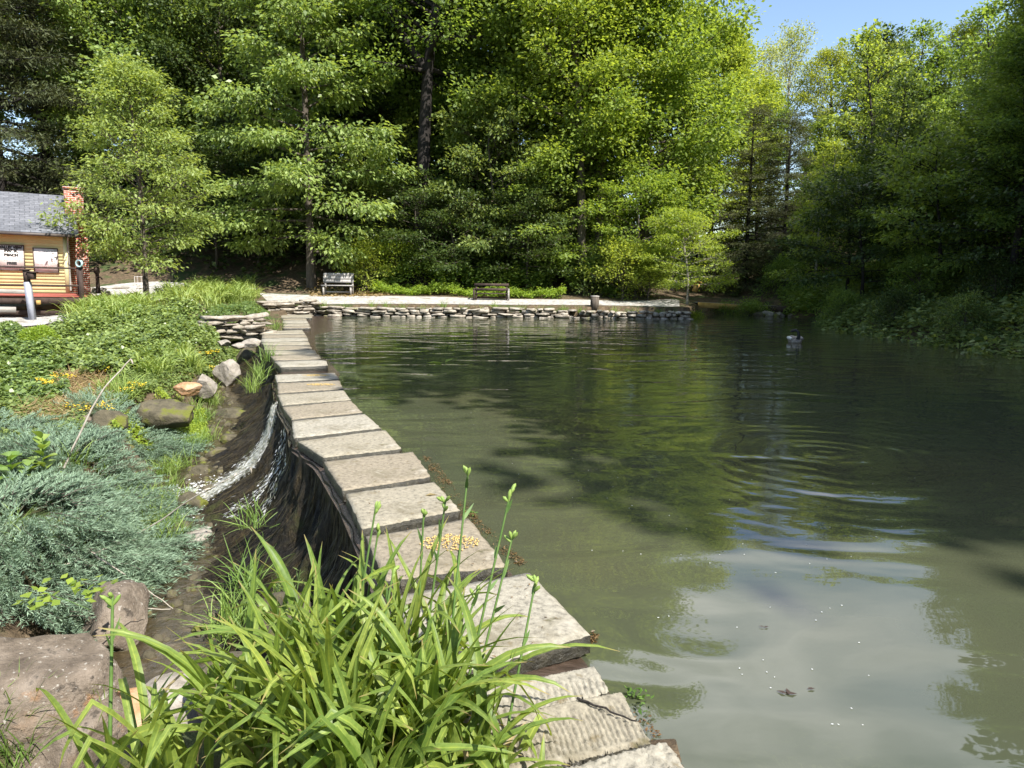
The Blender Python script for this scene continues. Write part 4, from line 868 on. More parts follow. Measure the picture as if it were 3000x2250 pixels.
ST = [(1, (1372,1374), (1330,1740), 3.05, 4, 3), (1, (1497,1437), (1391,2000), 2.85, 5, 3), (4, (1101,1486), (1093,1890), 3.05, 4, 1), (4, (1109,1553), (1106,1800), 3.1, 3, 1), (3, (1242,1491), (1225,1860), 3.1, 3, 2), (3, (1305,1469), (1290,1800), 3.1, 5, 2),
      (1, (1500,1578), (1440,1800), 2.85, 4, 2), (5, (1570,1697), (1500,1960), 2.7, 6, 2), (0, (1153,1670), (1120,1900), 2.8, 3, 2), (0, (1405,1719), (1380,2000), 2.7, 3, 1), (7, (330,1744), (310,2300), 2.5, 6, 2), (2, (601,2056), (590,2250), 2.55, 4, 1), (2, (1005,1790), (1015,2000), 2.9, 4, 1), (8, (905,2035), (880,2250), 2.45, 4, 1)]
for k, (ei, tp_, bs_, Y, nb, br) in enumerate(ST):
    e = LE_[ei]; tip = aty(*tp_, Y); mid = aty(*bs_, Y - .05); 
    base = Vector(e.location) + Vector((.04 * math.sin(k * 2.1), .04 * math.cos(k * 1.7), 0)); 
    ex = mid + (mid - tip) * .35; base = Vector((.5 * base.x + .5 * ex.x, .5 * base.y + .5 * ex.y, BZ))
    stalk(e, tip, base, .0066 if k != 10 else .0085, (0, 0, 0), nb, br, k)

# ------------------------------------------------------------------ juniper, milkweed, weeds, dead stalks
def juniper(px, py, rx, ry, h, n, label, seed, face=0.2):
    c = hit(px, py); rng = np.random.default_rng(seed); e = empty('juniper', c, 0, label, 'juniper'); LPs = []; LAs = []; LNs = []; wd = MB()
    for i in range(n):
        az = rng.uniform(0, 2 * PI); rr = rng.uniform(.15, 1) ** .6
        bx, by = math.cos(az) * rx * rr, math.sin(az) * ry * rr
        gz_ = g1(c.x + bx, c.y + by) - c.z
        z0 = max(gz_, -.6) + h * (1 - rr ** 2 * .75) * rng.uniform(.35, 1)
        L = rng.uniform(.28, .6); d = norm(np.array([math.cos(az) + .7 * math.cos(face), math.sin(az) + .5 * math.sin(face), rng.uniform(.05, .6)]))
        p = np.array([bx, by, z0]); s = np.linspace(0, 1, 4)[:, None]; pts = p + d * L * s + np.array([0, 0, -.22 * L]) * s ** 2
        if i % 3 == 0: wd.tube(pts, [.006, .005, .004, .002], 3)
        m = 17
        for q in np.linspace(.05, 1, m):
            b = p + d * L * q + np.array([0, 0, -.22 * L]) * q * q
            k = 4; sd_ = rng.normal(0, 1, (k, 3)) * [1, 1, .6]; a = norm(d[None] * 1.1 + norm(sd_) * .85)
            LPs.append(b + rng.normal(0, .004, (k, 3))); LAs.append(a); LNs.append(rng.normal(0, .5, (k, 3)) + [0, 0, 1])
    P = np.vstack(LPs); V = leaf_quads(P, np.vstack(LAs), np.vstack(LNs), rng.uniform(.035, .085, len(P)), rng.uniform(.006, .011, len(P)))
    leaf_object('foliage', V, M['juniper'], e); wd.build('branches', M['bark'], e)
juniper(110, 1560, 1.0, .85, .36, 1050, 'blue green spreading juniper at the left edge below the milkweed', 1)
juniper(250, 1440, .88, .7, .34, 900, 'feathery juniper in the middle of the left bank beside the grass', 2)
juniper(400, 1325, .75, .55, .26, 480, 'juniper branches reaching toward the shaded stream', 3)
juniper(60, 1300, 1.0, .5, .22, 420, 'far juniper patch behind the milkweed leaves', 4)
juniper(60, 1720, .7, .5, .26, 420, 'nearest juniper mound above the big left boulder', 5)
juniper(360, 1600, .6, .4, .16, 260, 'thin juniper sprays lying over the pale boulder', 6)
def milkweed(px, py, h, n, label, seed):
    p0 = hit(px, py); rng = np.random.default_rng(seed); e = empty('milkweed', p0, 0, label, 'milkweed'); mb = MB()
    mb.tube([(0, 0, -.1), (.01, 0, h * .5), (.03, .01, h)], [.011, .009, .006], 7); mb.build('stem', M['stem'], e, True)
    lm = MB(); S = 8
    for i in range(n):
        z = h * (.25 + .75 * i / (n - 1)); az = (i // 2) * 1.57 + (i % 2) * PI + rng.normal(0, .25); L = rng.uniform(.2, .29) * (1 - .3 * i / n); el_ = R(rng.uniform(15, 60))
        s = np.linspace(0, 1, S + 1); r = L * s * math.cos(el_); zz = z + L * (s * math.sin(el_) - .28 * s ** 2); w = .062 * np.sin(PI * np.clip(s * .96 + .03, 0, 1)) ** .7 + .002
        sd_ = np.array([-math.sin(az), math.cos(az), 0]); C = np.stack([r * math.cos(az) + .02, r * math.sin(az), zz], 1)
        v = np.stack([C + sd_ * w[:, None] + [0, 0, 1] * (w * .35)[:, None], C, C - sd_ * w[:, None] + [0, 0, 1] * (w * .35)[:, None]], 1).reshape(-1, 3); k = np.arange(S) * 3
        lm.add(v, np.vstack([np.stack([k, k + 1, k + 4, k + 3], 1), np.stack([k + 1, k + 2, k + 5, k + 4], 1)]))
    lm.build('leaves', M['milkweed'], e, True)
milkweed(130, 1440, .62, 12, 'tallest broad leaved milkweed standing in the juniper', 1)
milkweed(35, 1470, .50, 10, 'broad leaved milkweed at the left edge of the view', 2)
milkweed(85, 1450, .34, 8, 'shortest milkweed between the two taller ones', 3)
def willowy(px, py, h, n, label, seed, leaf='leaf_shrub', z=None):
    p0 = hit(px, py) if z is None else atz(px, py, z); rng = np.random.default_rng(seed); e = empty('streamside_weed', p0, 0, label, 'weed'); st = MB(); P = []; A = []
    for i in range(n):
        az = rng.uniform(0, 6.28); d = np.array([math.cos(az) * .35, math.sin(az) * .35, 1]); d /= np.linalg.norm(d); L = h * rng.uniform(.6, 1.1); s = np.linspace(0, 1, 5)[:, None]
        pts = d * L * s + rng.normal(0, .03, 3) * s ** 2; st.tube(pts, [.006, .005, .004, .003, .002], 5)
        for q in np.linspace(.2, 1, 14):
            a2 = rng.uniform(0, 6.28); P.append(d * L * q); A.append(np.array([math.cos(a2), math.sin(a2), rng.uniform(.2, .9)]))
    st.build('stems', M['stem'], e, True); P = np.array(P); A = np.array(A)
    leaf_object('leaves', leaf_quads(P, A, np.tile([[0, 0, 1.0]], (len(P), 1)) + RNG.normal(0, .3, (len(P), 3)), rng.uniform(.05, .10, len(P)), .013, .1), M[leaf], e)
willowy(860, 1800, .42, 4, 'narrow leaved weed standing against the dark dam face', 1, z=-1.0)
willowy(805, 1790, .36, 4, 'smaller narrow leaved weed beside the taller one at the dam foot', 2, 'leaf_bright', z=-1.05)
def spray(px, py, z, s, lab, n=70, seed=0):
    p0 = atz(px, py, z); mb = blades(n, np.random.default_rng(seed), .07, .42, .009, seg=6, th0=(10, 85), bend=(10, 70))
    o_ = mb.build('grass_tuft', M['blade_grass'], None, True); o_.location = p0; o_.scale = (s, s, s); tag(o_, lab, 'grass')
spray(690, 1860, -1.36, 1.25, 'large spiky grass clump growing in the stream bed', 110, 1)
spray(745, 1545, -.75, .9, 'grass tuft growing out of the mossy dam face', 50, 2)
spray(715, 1730, -1.15, 1.2, 'upright grass clump at the foot of the dam behind the spiky one', 70, 3)
spray(290, 2060, -1.2, .6, 'thin dry grass at the side of the big left boulder', 30, 4)
def dead(name, pts, r, label, pods=0):
    """pts: (photo column, row, depth)"""
    P = [aty(*p) for p in pts]; O = P[0]; mb = MB(); a = np.array([tuple(p - O) for p in P])
    t = np.linspace(0, 1, len(a)); tt = np.linspace(0, 1, 14); c = np.stack([np.interp(tt, t, a[:, k]) for k in range(3)], 1) + RNG.normal(0, .004, (14, 3))
    e = empty(name, O, 0, label, 'dead stalk'); mb.tube(c, np.linspace(r, r * .45, 14), 6); mb.build('stem', M['dead_stalk'], e, True)
    if pods:
        pm = MB()
        for k in range(pods):
            b = c[-1 - k * 2]; dv = norm(RNG.normal(0, 1, 3)); pm.tube([b, b + dv * .02, b + dv * .05, b + dv * .075], [.003, .012, .011, .002], 6)
        pm.build('seed_pod', M['dead_stalk'], e, True)
dead('dead_stalk', [(165,1425,8.6),(205,1330,8.7),(255,1225,8.8),(300,1140,8.9),(345,1092,9.0),(383,1052,9.1)], .016, 'longest pale dead stalk leaning above the juniper', 1)
dead('dead_stalk', [(385,1575,8.0),(470,1525,8.0),(560,1460,7.9),(640,1418,7.8),(670,1405,7.8),(735,1368,7.7)], .010, 'pale dead stalk with seed pods reaching over the stream', 4)
dead('dead_stalk', [(175,1660,6.6),(250,1632,6.8),(330,1600,7.0)], .013, 'thick broken white stalk lying on the juniper')
dead('dead_stalk', [(255,1610,6.8),(330,1660,6.7),(420,1720,6.7),(525,1795,6.6)], .009, 'straight pale stalk slanting down to the stream')
dead('dead_stalk', [(240,1778,6.3),(340,1782,6.3),(500,1786,6.4)], .009, 'thin pale stalk lying level across the boulder')
def ragwort(px, py, h, label, seed, dy=.0):
    p0 = hit(px, py); rng = np.random.default_rng(seed); e = empty('yellow_flower', p0, 0, label, 'flower'); st = MB(); P = []
    for i in range(6):
        d = np.array([rng.normal(0, .12), rng.normal(0, .12), h * rng.uniform(.8, 1.1)]); st.tube([(0, 0, -.05), tuple(d * .6), tuple(d)], [.005, .004, .003], 4)
        for _ in range(14): P.append(d + rng.normal(0, 1, 3) * [.05, .05, .02])
    st.build('stems', M['stem'], e); P = np.array(P); n = len(P)
    leaf_object('petals', leaf_quads(P, RNG.normal(0, 1, (n, 3)) * [1, 1, .2], np.tile([[0, -.3, 1.0]], (n, 1)), .035, .03), M['yellow'], e)
for k, (px, py, lab) in enumerate([(382,1165,'yellow flower head right of the leaning grey stalk'),(190,1130,'yellow flowers on the edge of the left ivy mound'),(125,1150,'pale yellow flowers in the left ivy mound'),(243,1230,'yellow flowers in dry grass left of the grey stalk'),(318,1225,'small orange flowers under the dark hole by the stalk'),(610,1060,'yellow flowers on the bank near the grey rock'),(420,1265,'yellow flower above the near juniper branches'),(305,1110,'two yellow flower heads above the dry brush'),(612,1100,'yellow flower just above the grey rock')]):
    ragwort(px, py, .22, lab, k)
leaf_bed('dry_grass', pxpoly([(170,1110),(330,1095),(330,1200),(230,1260),(60,1260),(60,1220),(180,1190)]), 3800, M['blade_dry'], 'dry brown brush on the left bank', 'dry grass', (.22, .012), (0, .14), .08, seed=20, flat=.4, droop=-.25)
def vine():
    p = atz(200, 1740, -.62); rng = np.random.default_rng(4); n = 46; x = rng.uniform(-.32, .32, n); P = np.stack([x, rng.uniform(-.35, .15, n), .02 + rng.uniform(0, .08, n)], 1)
    e = empty('vine', p, 0, 'light green vine with heart leaves creeping over the left boulder', 'vine'); mb = MB(); mb.tube([(-.35, .1, .02), (-.1, -.1, .05), (.15, -.2, .03), (.34, -.3, .02)], .004, 4); mb.build('stem', M['stem'], e)
    leaf_object('leaves', leaf_quads(P, rng.normal(0, 1, (n, 3)) * [1, 1, .3], np.tile([[0, -.2, 1.0]], (n, 1)) + rng.normal(0, .3, (n, 3)), .075, .07, .1), M['leaf_lime'], e)
vine()
# ------------------------------------------------------------------ rocks
M['rock_tan'] = rough_mat('tan rock with lichen', [(.3, (.08,.062,.046)), (.48, (.18,.145,.11)), (.62, (.285,.235,.185)), (.78,(.39,.34,.285))], 4, .9, bump=1.0, bscale=30, bdist=.035, patch=[((.55,.52,.47), 2.6, .66, .70), ((.40,.20,.08), 3.1, .63, .75), ((.085,.07,.055), 8, .58, .66), ((.42,.39,.34), 24, .62, .68), ((.22,.14,.08), 1.3, .62, .75)])
M['rock_pale'] = rough_mat('pale weathered rock', [(.3, (.16,.14,.11)), (.5, (.28,.25,.21)), (.7, (.38,.345,.30))], 6, .9, bump=.8, bscale=18, bdist=.03, patch=[((.14,.12,.10), 7, .6, .72), ((.16,.15,.05), 2.2, .62, .74)])
M['rock_orange'] = rough_mat('rusty orange rock', [(.3, (.20,.11,.06)), (.5, (.40,.23,.12)), (.7, (.50,.38,.27))], 5, .9, bump=.8, bscale=18, bdist=.03)
M['rock_dark'] = rough_mat('dark mossy rock', [(.3, (.045,.04,.025)), (.55, (.11,.095,.06)), (.75, (.17,.15,.06))], 5, .85, bump=.9, bscale=16, bdist=.04, patch=[((.12,.13,.02), 3, .52, .62)])
def rock(P, size, rz, mat, label, seed, tilt=(0, 0), cuts=9):
    rng = np.random.default_rng(seed); bm = bmesh.new(); bmesh.ops.create_icosphere(bm, subdivisions=5, radius=1.0)
    v = np.array([tuple(q.co) for q in bm.verts])
    for _ in range(cuts):
        n = norm(rng.normal(0, 1, 3)); d = rng.uniform(.52, .85); t = v @ n - d; v = v - np.where(t > 0, t, 0)[:, None] * n * .96
    ns = np.array([mnoise.fractal(Vector(q * 1.7 + seed), 1.0, 2.0, 5) for q in v]); v = v * (1 + .085 * ns[:, None])
    for q, c in zip(bm.verts, v): q.co = c * np.array(size)
    me = bpy.data.meshes.new('boulder'); bm.to_mesh(me); bm.free(); me.polygons.foreach_set('use_smooth', np.ones(len(me.polygons), bool))
    o_ = link('boulder', me, None, [M[mat]]); o_.location = P; o_.rotation_euler = (tilt[0], tilt[1], rz); return tag(o_, label, 'rock')
def RK(px, py, z, size, rz, mat, label, seed, **kw): return rock(atz(px, py, z), size, rz, mat, label, seed, **kw)
RK(85, 2010, -1.12, (.66, .56, .44), .3, 'rock_tan', 'big rounded brown boulder with a white lichen streak at the lower left', 1, tilt=(.25, .15), cuts=9)
RK(345, 1840, -1.36, (.30, .46, .44), .1, 'rock_tan', 'upright pale boulder with a flat side along the stream', 21, cuts=6)
RK(600, 2040, -1.50, (.52, .42, .26), .5, 'rock_pale', 'flat pinkish pale rock beyond the stream behind the daylily leaves', 3, tilt=(-.1, .1))
RK(150, 2190, -1.42, (.50, .42, .36), .9, 'rock_tan', 'tan boulder at the bottom left below the big rounded one', 4)
RK(370, 2120, -1.56, (.40, .30, .24), .2, 'rock_orange', 'rusty orange stained rock at the end of the stream', 5)
RK(430, 2230, -1.66, (.55, .38, .25), 1.2, 'rock_tan', 'broad rough rock under the flat daylily leaves', 6)
RK(830, 1850, -1.05, (.30, .26, .34), .4, 'rock_dark', 'dark mossy rock between the dam foot and the daylilies', 7)
RK(690, 2060, -1.35, (.36, .30, .40), .4, 'rock_dark', 'dark rock in the shade under the daylily leaves', 8)
RK(575, 1590, -1.36, (.22, .42, .14), -.2, 'rock_pale', 'low shaded pale rock in the middle of the stream', 9)
RK(668, 1105, -.6, (.34, .30, .44), .2, 'rock_pale', 'large grey rock standing where the stream begins', 10, cuts=12)
RK(722, 1050, -.45, (.34, .40, .50), .9, 'rock_dark', 'mossy rock against the far end of the dam', 11)
RK(552, 1140, -.42, (.30, .22, .14), .1, 'rock_orange', 'orange topped flat rock on the upper stream bank', 12)
RK(603, 1128, -.50, (.24, .24, .30), .6, 'rock_pale', 'small pale rock next to the orange topped one', 13)
RK(490, 1215, -.62, (.62, .36, .30), .05, 'rock_dark', 'dark undercut ledge rock carrying yellow stonecrop', 14)
RK(690, 1215, -1.02, (.55, .85, .16), .35, 'rock_dark', 'flat dark rock shelf in the shadow of the dam', 15)
RK(520, 1560, -1.30, (.22, .18, .16), .3, 'rock_dark', 'wet brown stone at the lower end of the waterfall', 16)
RK(560, 1475, -1.2, (.22, .26, .16), .9, 'rock_dark', 'wet mossy stone at the left of the waterfall foot', 17)
RK(330, 1235, -.42, (.3, .24, .24), .9, 'rock_dark', 'dark hollow stone behind the leaning grey stalk', 18)
RK(455, 1880, -1.56, (.22, .14, .1), .3, 'rock_dark', 'flat wet stone breaking the surface of the lower stream', 19)
RK(235, 1240, -.42, (.2, .16, .13), .3, 'rock_tan', 'small tan stone among the dry brush', 20)
for k, (px, py, s) in enumerate([(640,968,.30),(680,990,.26),(720,985,.34),(700,1015,.24),(655,1005,.22),(745,965,.28),(738,1005,.3),(668,955,.2)]):
    RK(px, py, .02, (s, s * .8, s * .42), k * 1.3, 'rock_pale', 'tumbled flat stone below the stacked stone bank wall', 30 + k, cuts=11)['group'] = 'tumbled stones at the end of the walkway'
# ------------------------------------------------------------------ dry stone walls
M['stone'] = rough_mat('stacked field stone', [(.3, (.15,.13,.10)), (.5, (.33,.29,.235)), (.7, (.50,.46,.39))], 4, .9, bump=.9, bscale=14, bdist=.04, patch=[((.06,.055,.045), 1.9, .58, .70), ((.19,.19,.08), 1.3, .62, .72)])
def stone_wall(a, b, z0, z1, rows, depth, label, seed, lean=.12, lmin=.25, lmax=.8):
    a = Vector(a); b = Vector(b); L = (b - a).length; d = (b - a) / L; nrm = Vector((d.y, -d.x, 0)); rng = np.random.default_rng(seed)
    if nrm.y > 0: nrm = -nrm
    e = empty('dry_stone_wall', a, 0, label, 'wall'); mb = MB(); z = 0
    hts = rng.uniform(.7, 1.3, rows); hts = hts / hts.sum() * (z1 - z0)
    ang = math.atan2(d.y, d.x)
    for r in range(rows):
        s = rng.uniform(-.3, 0)
        while s < L:
            w = rng.uniform(lmin, lmax); h = hts[r] * rng.uniform(.6, 1.15); out = rng.normal(0, .09) - lean * (z / (z1 - z0)) * (z1 - z0)
            c = d * (s + w / 2) + nrm * out + Vector((0, 0, z0 - a.z + z + h / 2 + rng.normal(0, .012)))
            bm = bmesh.new(); bmesh.ops.create_cube(bm, size=1)
            bmesh.ops.subdivide_edges(bm, edges=bm.edges[:], cuts=1, use_grid_fill=True)
            M4 = Matrix.Rotation(ang + rng.normal(0, .06), 3, 'Z') @ Matrix.Rotation(rng.normal(0, .05), 3, 'Y')
            vv = []
            for q in bm.verts:
                p = q.co.copy(); k = sum(abs(x) > .4 for x in p); p *= (.86 if k == 3 else .95 if k == 2 else 1.02)
                p = Vector((p.x * (w - .02), p.y * depth * rng.uniform(.85, 1.1), p.z * h)) + Vector(rng.normal(0, .014, 3)); vv.append(tuple(M4 @ p + c))
            bm.verts.index_update(); mb.add(vv, [[l.index for l in f.verts] for f in bm.faces]); bm.free()
            s += w + rng.uniform(.0, .05) + (rng.uniform(.1, .5) if rng.random() < .12 and r >= rows - 2 else 0)
        z += hts[r]
    o_ = mb.build('stones', M['stone'], e); return e
stone_wall((-9.2, 31.02, 0), (2.2, 31.1, 0), -.15, .42, 5, .55, 'dry stacked stone wall along the far shore below the white bench', 1)
stone_wall((2.2, 31.15, 0), (7.5, 30.9, 0), -.15, .34, 4, .55, 'low broken stretch of stone wall on the far shore by the stump post', 2, lmin=.18, lmax=.5)
p1 = aty(590, 985, 19.75); p2 = aty(768, 958, 20.9)
stone_wall((p1.x, p1.y, 0), (p2.x, p2.y, 0), .0, .66, 7, .5, 'pale stacked stone wall holding the bank below the daylily patch', 3, lmin=.3, lmax=.8)
stone_wall((-10.2, 29.2, 0), (-8.7, 30.9, 0), .0, .72, 6, .5, 'short dark corner of stacked stones at the head of the walkway', 4)

# ------------------------------------------------------------------ small things on and by the water
def corn(px, py, z, rx, ry, n, label, seed):
    rng = np.random.default_rng(seed); c = atz(px, py, z); r = rng.uniform(0, 1, n) ** .6; a = rng.uniform(0, 6.28, n)
    P = np.stack([c.x + np.cos(a) * r * rx, c.y + np.sin(a) * r * ry, z + .004 + rng.uniform(0, .012, n) * (1 - r)], 1); mb = MB()
    for p in P:
        q = Quaternion(norm(rng.normal(0, 1, 3)), rng.uniform(0, 3)); mb.box(p, (.011, .008, .006), q)
    tag(mb.build('corn', M['corn'], None), label, 'corn', None, 'stuff')
corn(1315, 1590, .135, .2, .15, 210, 'heap of yellow corn kernels on the broad slab', 1)
corn(925, 1100, .135, .24, .09, 150, 'corn kernels on the pale slab by the gap', 2)
corn(942, 1127, .135, .24, .09, 130, 'corn smear on the brownish slab', 3)
def twig(pts, r, label):
    P = [Vector(p) for p in pts]; o0 = P[0]; mb = MB(); t = np.linspace(0, 1, len(P)); tt = np.linspace(0, 1, 12); a = np.array([tuple(p - o0) for p in P])
    mb.tube(np.stack([np.interp(tt, t, a[:, k]) for k in range(3)], 1) + RNG.normal(0, .003, (12, 3)), np.linspace(r, r * .5, 12), 5)
    o_ = mb.build('twig', M['dark_bark'], None, True); o_.location = o0; tag(o_, label, 'twig')
twig([atz(1690, 2048, .172), atz(1735, 2062, .174), atz(1795, 2085, .176), atz(1868, 2116, .176)], .006, 'crooked dark twig lying on the ribbed slab')
twig([atz(295, 1890, -.9), atz(380, 1822, -.8), atz(420, 1815, -.8)], .006, 'dark curved twig across the upright pale boulder')
def algae(pts, n, mat, label, z=.0, lift=.018, seed=0, s=.022):
    rng = np.random.default_rng(seed); poly = [atz(a, b, 0) for a, b in pts]; q = scatter(poly, n, rng); q = q[wob(q[:, 0], q[:, 1], 4.0) + rng.normal(0, .25, n) > -.1]; n = len(q)
    P = np.c_[q, z + rng.uniform(0, lift, n)]; A = rng.normal(0, 1, (n, 3)) * [1, 1, .3]
    tag(leaf_object('algae', leaf_quads(P, A, np.tile([[0, 0, 1.0]], (n, 1)) + rng.normal(0, .4, (n, 3)), s * rng.uniform(.5, 1.2, n), s * .45, .1), mat), label, 'algae', None, 'stuff')
M['algae_brown'] = leaf_mat('brown algae', (.07,.04,.014), (.17,.10,.035), .15, .5, .4, 1)
M['algae_green'] = leaf_mat('green algae', (.04,.10,.015), (.10,.20,.03), .2, .4, .4, 1)
algae([(1240,1338),(1275,1350),(1340,1440),(1400,1520),(1470,1590),(1540,1650),(1520,1660),(1430,1590),(1340,1500),(1270,1400)], 7000, M['algae_brown'], 'brown algae along the water edge of the slabs', seed=1)
algae([(1830,2045),(1870,2040),(1915,2080),(1890,2100),(1850,2095)], 2600, M['algae_green'], 'bright green algae cushion beside the ribbed slabs', seed=2, lift=.07, s=.035)
algae([(1850,2095),(1900,2110),(1940,2160),(1915,2170),(1880,2130)], 1300, M['algae_brown'], 'brown water weed below the green algae cushion', seed=3)
algae([(1730,1858),(1752,1862),(1745,1885),(1725,1880)], 700, M['algae_brown'], 'brown algae at the corner of the largest slab', seed=4)
algae([(1350,1492),(1395,1500),(1390,1512),(1352,1508)], 160, M['algae_green'], 'green algae at the slab before the corn heap', seed=5, s=.03)
def flecks():
    rng = np.random.default_rng(12); n = 300; y = 2.8 + 27 * rng.uniform(0, 1, n) ** 1.6; x = rng.uniform(-.1, 1, n) * y * .62 - .2; k = x > xdam(y) + 1.4; x, y = x[k], y[k]; n = len(x)
    P = np.stack([x, y, np.full(n, .004)], 1); A = np.c_[rng.normal(0, 1, (n, 2)), np.zeros(n)]
    tag(leaf_object('petals', leaf_quads(P, A, np.tile([[0, 0, 1.0]], (n, 1)), rng.uniform(.005, .014, n) * (1 + y * .05), rng.uniform(.004, .010, n) * (1 + y * .05)), M['foam']), 'white petals and specks drifting on the pond', 'petals', None, 'stuff')
flecks()
leaf_m = M['blade_dry']
for k, (px, py, L, lab) in enumerate([(2310,2035,.05,'curled dead leaf floating on the near water'),(2370,2020,.03,'small dark leaf floating next to the curled one'),(2240,1838,.03,'dark leaf floating on the sky reflection'),(1300,1062,.35,'pale floating leaf spray in the middle of the pond')]):
    c = atz(px, py, .006); v = leaf_quads(np.zeros((3, 3)) + RNG.normal(0, L * .1, (3, 3)) * [1, 1, .05], RNG.normal(0, 1, (3, 3)) * [1, .6, .05], np.tile([[0, 0, 1.0]], (3, 1)), L, L * .4, .15)
    o_ = leaf_object('floating_leaf', v, M['wood_dark'] if k < 3 else M['leaf_lime']); o_.location = c; tag(o_, lab, 'leaf')
# dry leaf on a slab
c = atz(1245, 1452, .134); o_ = leaf_object('dry_leaf', leaf_quads(np.zeros((1, 3)), np.array([[1, .3, .02]]), np.array([[0, 0, 1.0]]), .1, .05, .2), M['blade_dry']); o_.location = c; tag(o_, 'single dry leaf lying on the slab beyond the corn', 'leaf')

# ------------------------------------------------------------------ goose
def goose():
    p = atz(2328, 1003, 0); e = empty('goose', p, 0, 'goose swimming away with a black neck bent to preen', 'goose')
    bm = bmesh.new(); bmesh.ops.create_uvsphere(bm, u_segments=20, v_segments=14, radius=1)
    for v in bm.verts:
        x, y, z = v.co; v.co = (x * .17, y * .30 + .03 * z, .05 + z * .13 + (.05 * max(0, y) ** 2)); 
        if y > .6: v.co.x *= 1 - (y - .6) * 1.3; v.co.z += (y - .6) * .12
    me = bpy.data.meshes.new('body'); bm.to_mesh(me); bm.free(); me.polygons.foreach_set('use_smooth', np.ones(len(me.polygons), bool))
    link('body', me, e, [rough_mat('grey brown feathers', [(.3, (.10,.085,.07)), (.5, (.22,.19,.16)), (.7, (.42,.38,.33))], 9, .7, bump=.2, stretch=(1,1,3))])
    blk = rough_mat('black feathers', [(.3, (.01,.01,.01)), (.7, (.03,.03,.03))], 9, .5, bump=0)
    nk = MB(); nk.tube([(0, -.2, .1), (.01, -.25, .2), (-.01, -.24, .31), (-.06, -.2, .36), (-.11, -.15, .35), (-.15, -.12, .325), (-.19, -.1, .31)], [.06, .045, .036, .036, .042, .034, .012], 10); nk.build('neck_and_head', blk, e, True)
    tl = MB(); tl.box((0, .33, .09), (.12, .12, .02), jit=.006); tl.build('tail', blk, e)
    wm = rough_mat('white feathers', [(.3, (.55,.53,.5)), (.7, (.7,.68,.65))], 9, .7, bump=0)
    for s in (-1, 1):
        w = MB(); w.tube([(s * .15, -.18, .11), (s * .165, 0, .13), (s * .12, .2, .12), (s * .05, .34, .11)], [.03, .05, .04, .01], 8); w.build('wing', wm if s < 0 else M['wood_grey'], e, True)
goose()
# ------------------------------------------------------------------ benches
def bench(dx0, dx1, dyb, dyt, Y, label, mats, style):
    a = aty(dx0, dyb, Y); b = aty(dx1, dyb, Y); L = (b - a).length; h = (dyb - dyt) * Y / F
    z = g1((a.x + b.x) / 2, Y + .2); e = empty('park_bench', ((a.x + b.x) / 2, Y, z + .01), 0, label, 'bench'); wm, lm = mats
    s = MB(); sh = h * .48
    for k in range(3): s.box((0, .08 + k * .15, sh), (L, .13, .04), jit=.004)
    s.build('seat', wm, e); bk = MB()
    if style == 'solid':
        for k in range(3): bk.box((-.02, .50 + k * .022, sh + .2 + k * h * .155), (L * .98, .03, h * .15), Euler((-.12, 0, 0)), jit=.003)
    else:
        for k in range(2): bk.box((0, .50 + k * .03, sh + .18 + k * .22), (L, .035, .12), Euler((-.12, 0, 0)), jit=.004)
    bk.build('backrest', wm, e)
    for sx in (-1, 1):
        for y_, hh in ((.08, sh - .02), (.5, h)):
            l = MB(); l.box((sx * L * .44, y_ + (.02 if hh < h else .045), hh / 2 - .02), (.075, .08, hh), jit=.004); l.build('leg', lm, e)
    st = MB(); st.box((0, .3, sh * .35), (L * .86, .05, .07), jit=.003); st.build('stretcher', lm, e)
    if style != 'solid':
        for sx in (-1, 1):
            ar = MB(); ar.box((sx * L * .5, .27, sh + .2), (.09, .6, .04), jit=.004); ar.box((sx * L * .5, .02, (sh + .2) / 2 - .02), (.075, .075, sh + .22), jit=.004); ar.build('armrest', lm if sx < 0 else M['wood_grey'], e)
M['bench_white'] = rough_mat('weathered white bench paint', [(.3, (.20,.19,.18)), (.6, (.36,.345,.33))], 8, .7, bump=.3, patch=[((.25,.23,.2), 6, .66, .75)])
bench(941, 1032, 864, 803, 34.6, 'weathered white bench with a solid back on the gravel path', (M['bench_white'], M['wood_grey']), 'solid')
bench(1388, 1490, 884, 845, 33.4, 'dark slatted bench with armrests in the shade by the path', (M['wood_dark'], M['wood_dark']), 'slat')
# ------------------------------------------------------------------ stump post, feeder box, footbridge
def stump():
    p = aty(1745, 922, 31.0); z = .35; e = empty('stump_post', (p.x, 31.5, z), .3, 'short square wooden post standing on the far stone wall', 'post'); m = MB()
    m.box((0, 0, .26), (.28, .26, .6), jit=.02); m.build('post', M['bark'], e); c_ = MB(); c_.box((0, 0, .575), (.31, .29, .03), Euler((.05, .03, 0)), jit=.012); c_.build('top', M['wood_grey'], e)
stump()
def feeder():
    p = aty(2040, 840, 32.7); e = empty('feeder_box', p, .2, 'yellow wooden box hanging tilted in the small tree at the path end', 'feeder'); e.rotation_euler = (0, .32, .2)
    b = MB(); b.box((0, 0, 0), (.20, .16, .46), jit=.005); b.build('box', M['wood_yellow'], e); r_ = MB(); r_.box((0, -.01, .25), (.28, .26, .03), Euler((.15, 0, 0)), jit=.004); r_.build('roof', M['wood_yellow'], e)
    w = MB(); w.tube([(0, 0, .26), (-.03, .02, .6), (-.12, .05, .95)], .006, 5); w.build('wire', M['wood_dark'], e); h_ = MB(); h_.tube([(0, -.081, .05), (0, -.088, .05)], [.035, .034], 12); h_.box((0, -.087, .05), (.045, .004, .045)); h_.build('hole', M['dark_bark'], e)
feeder()
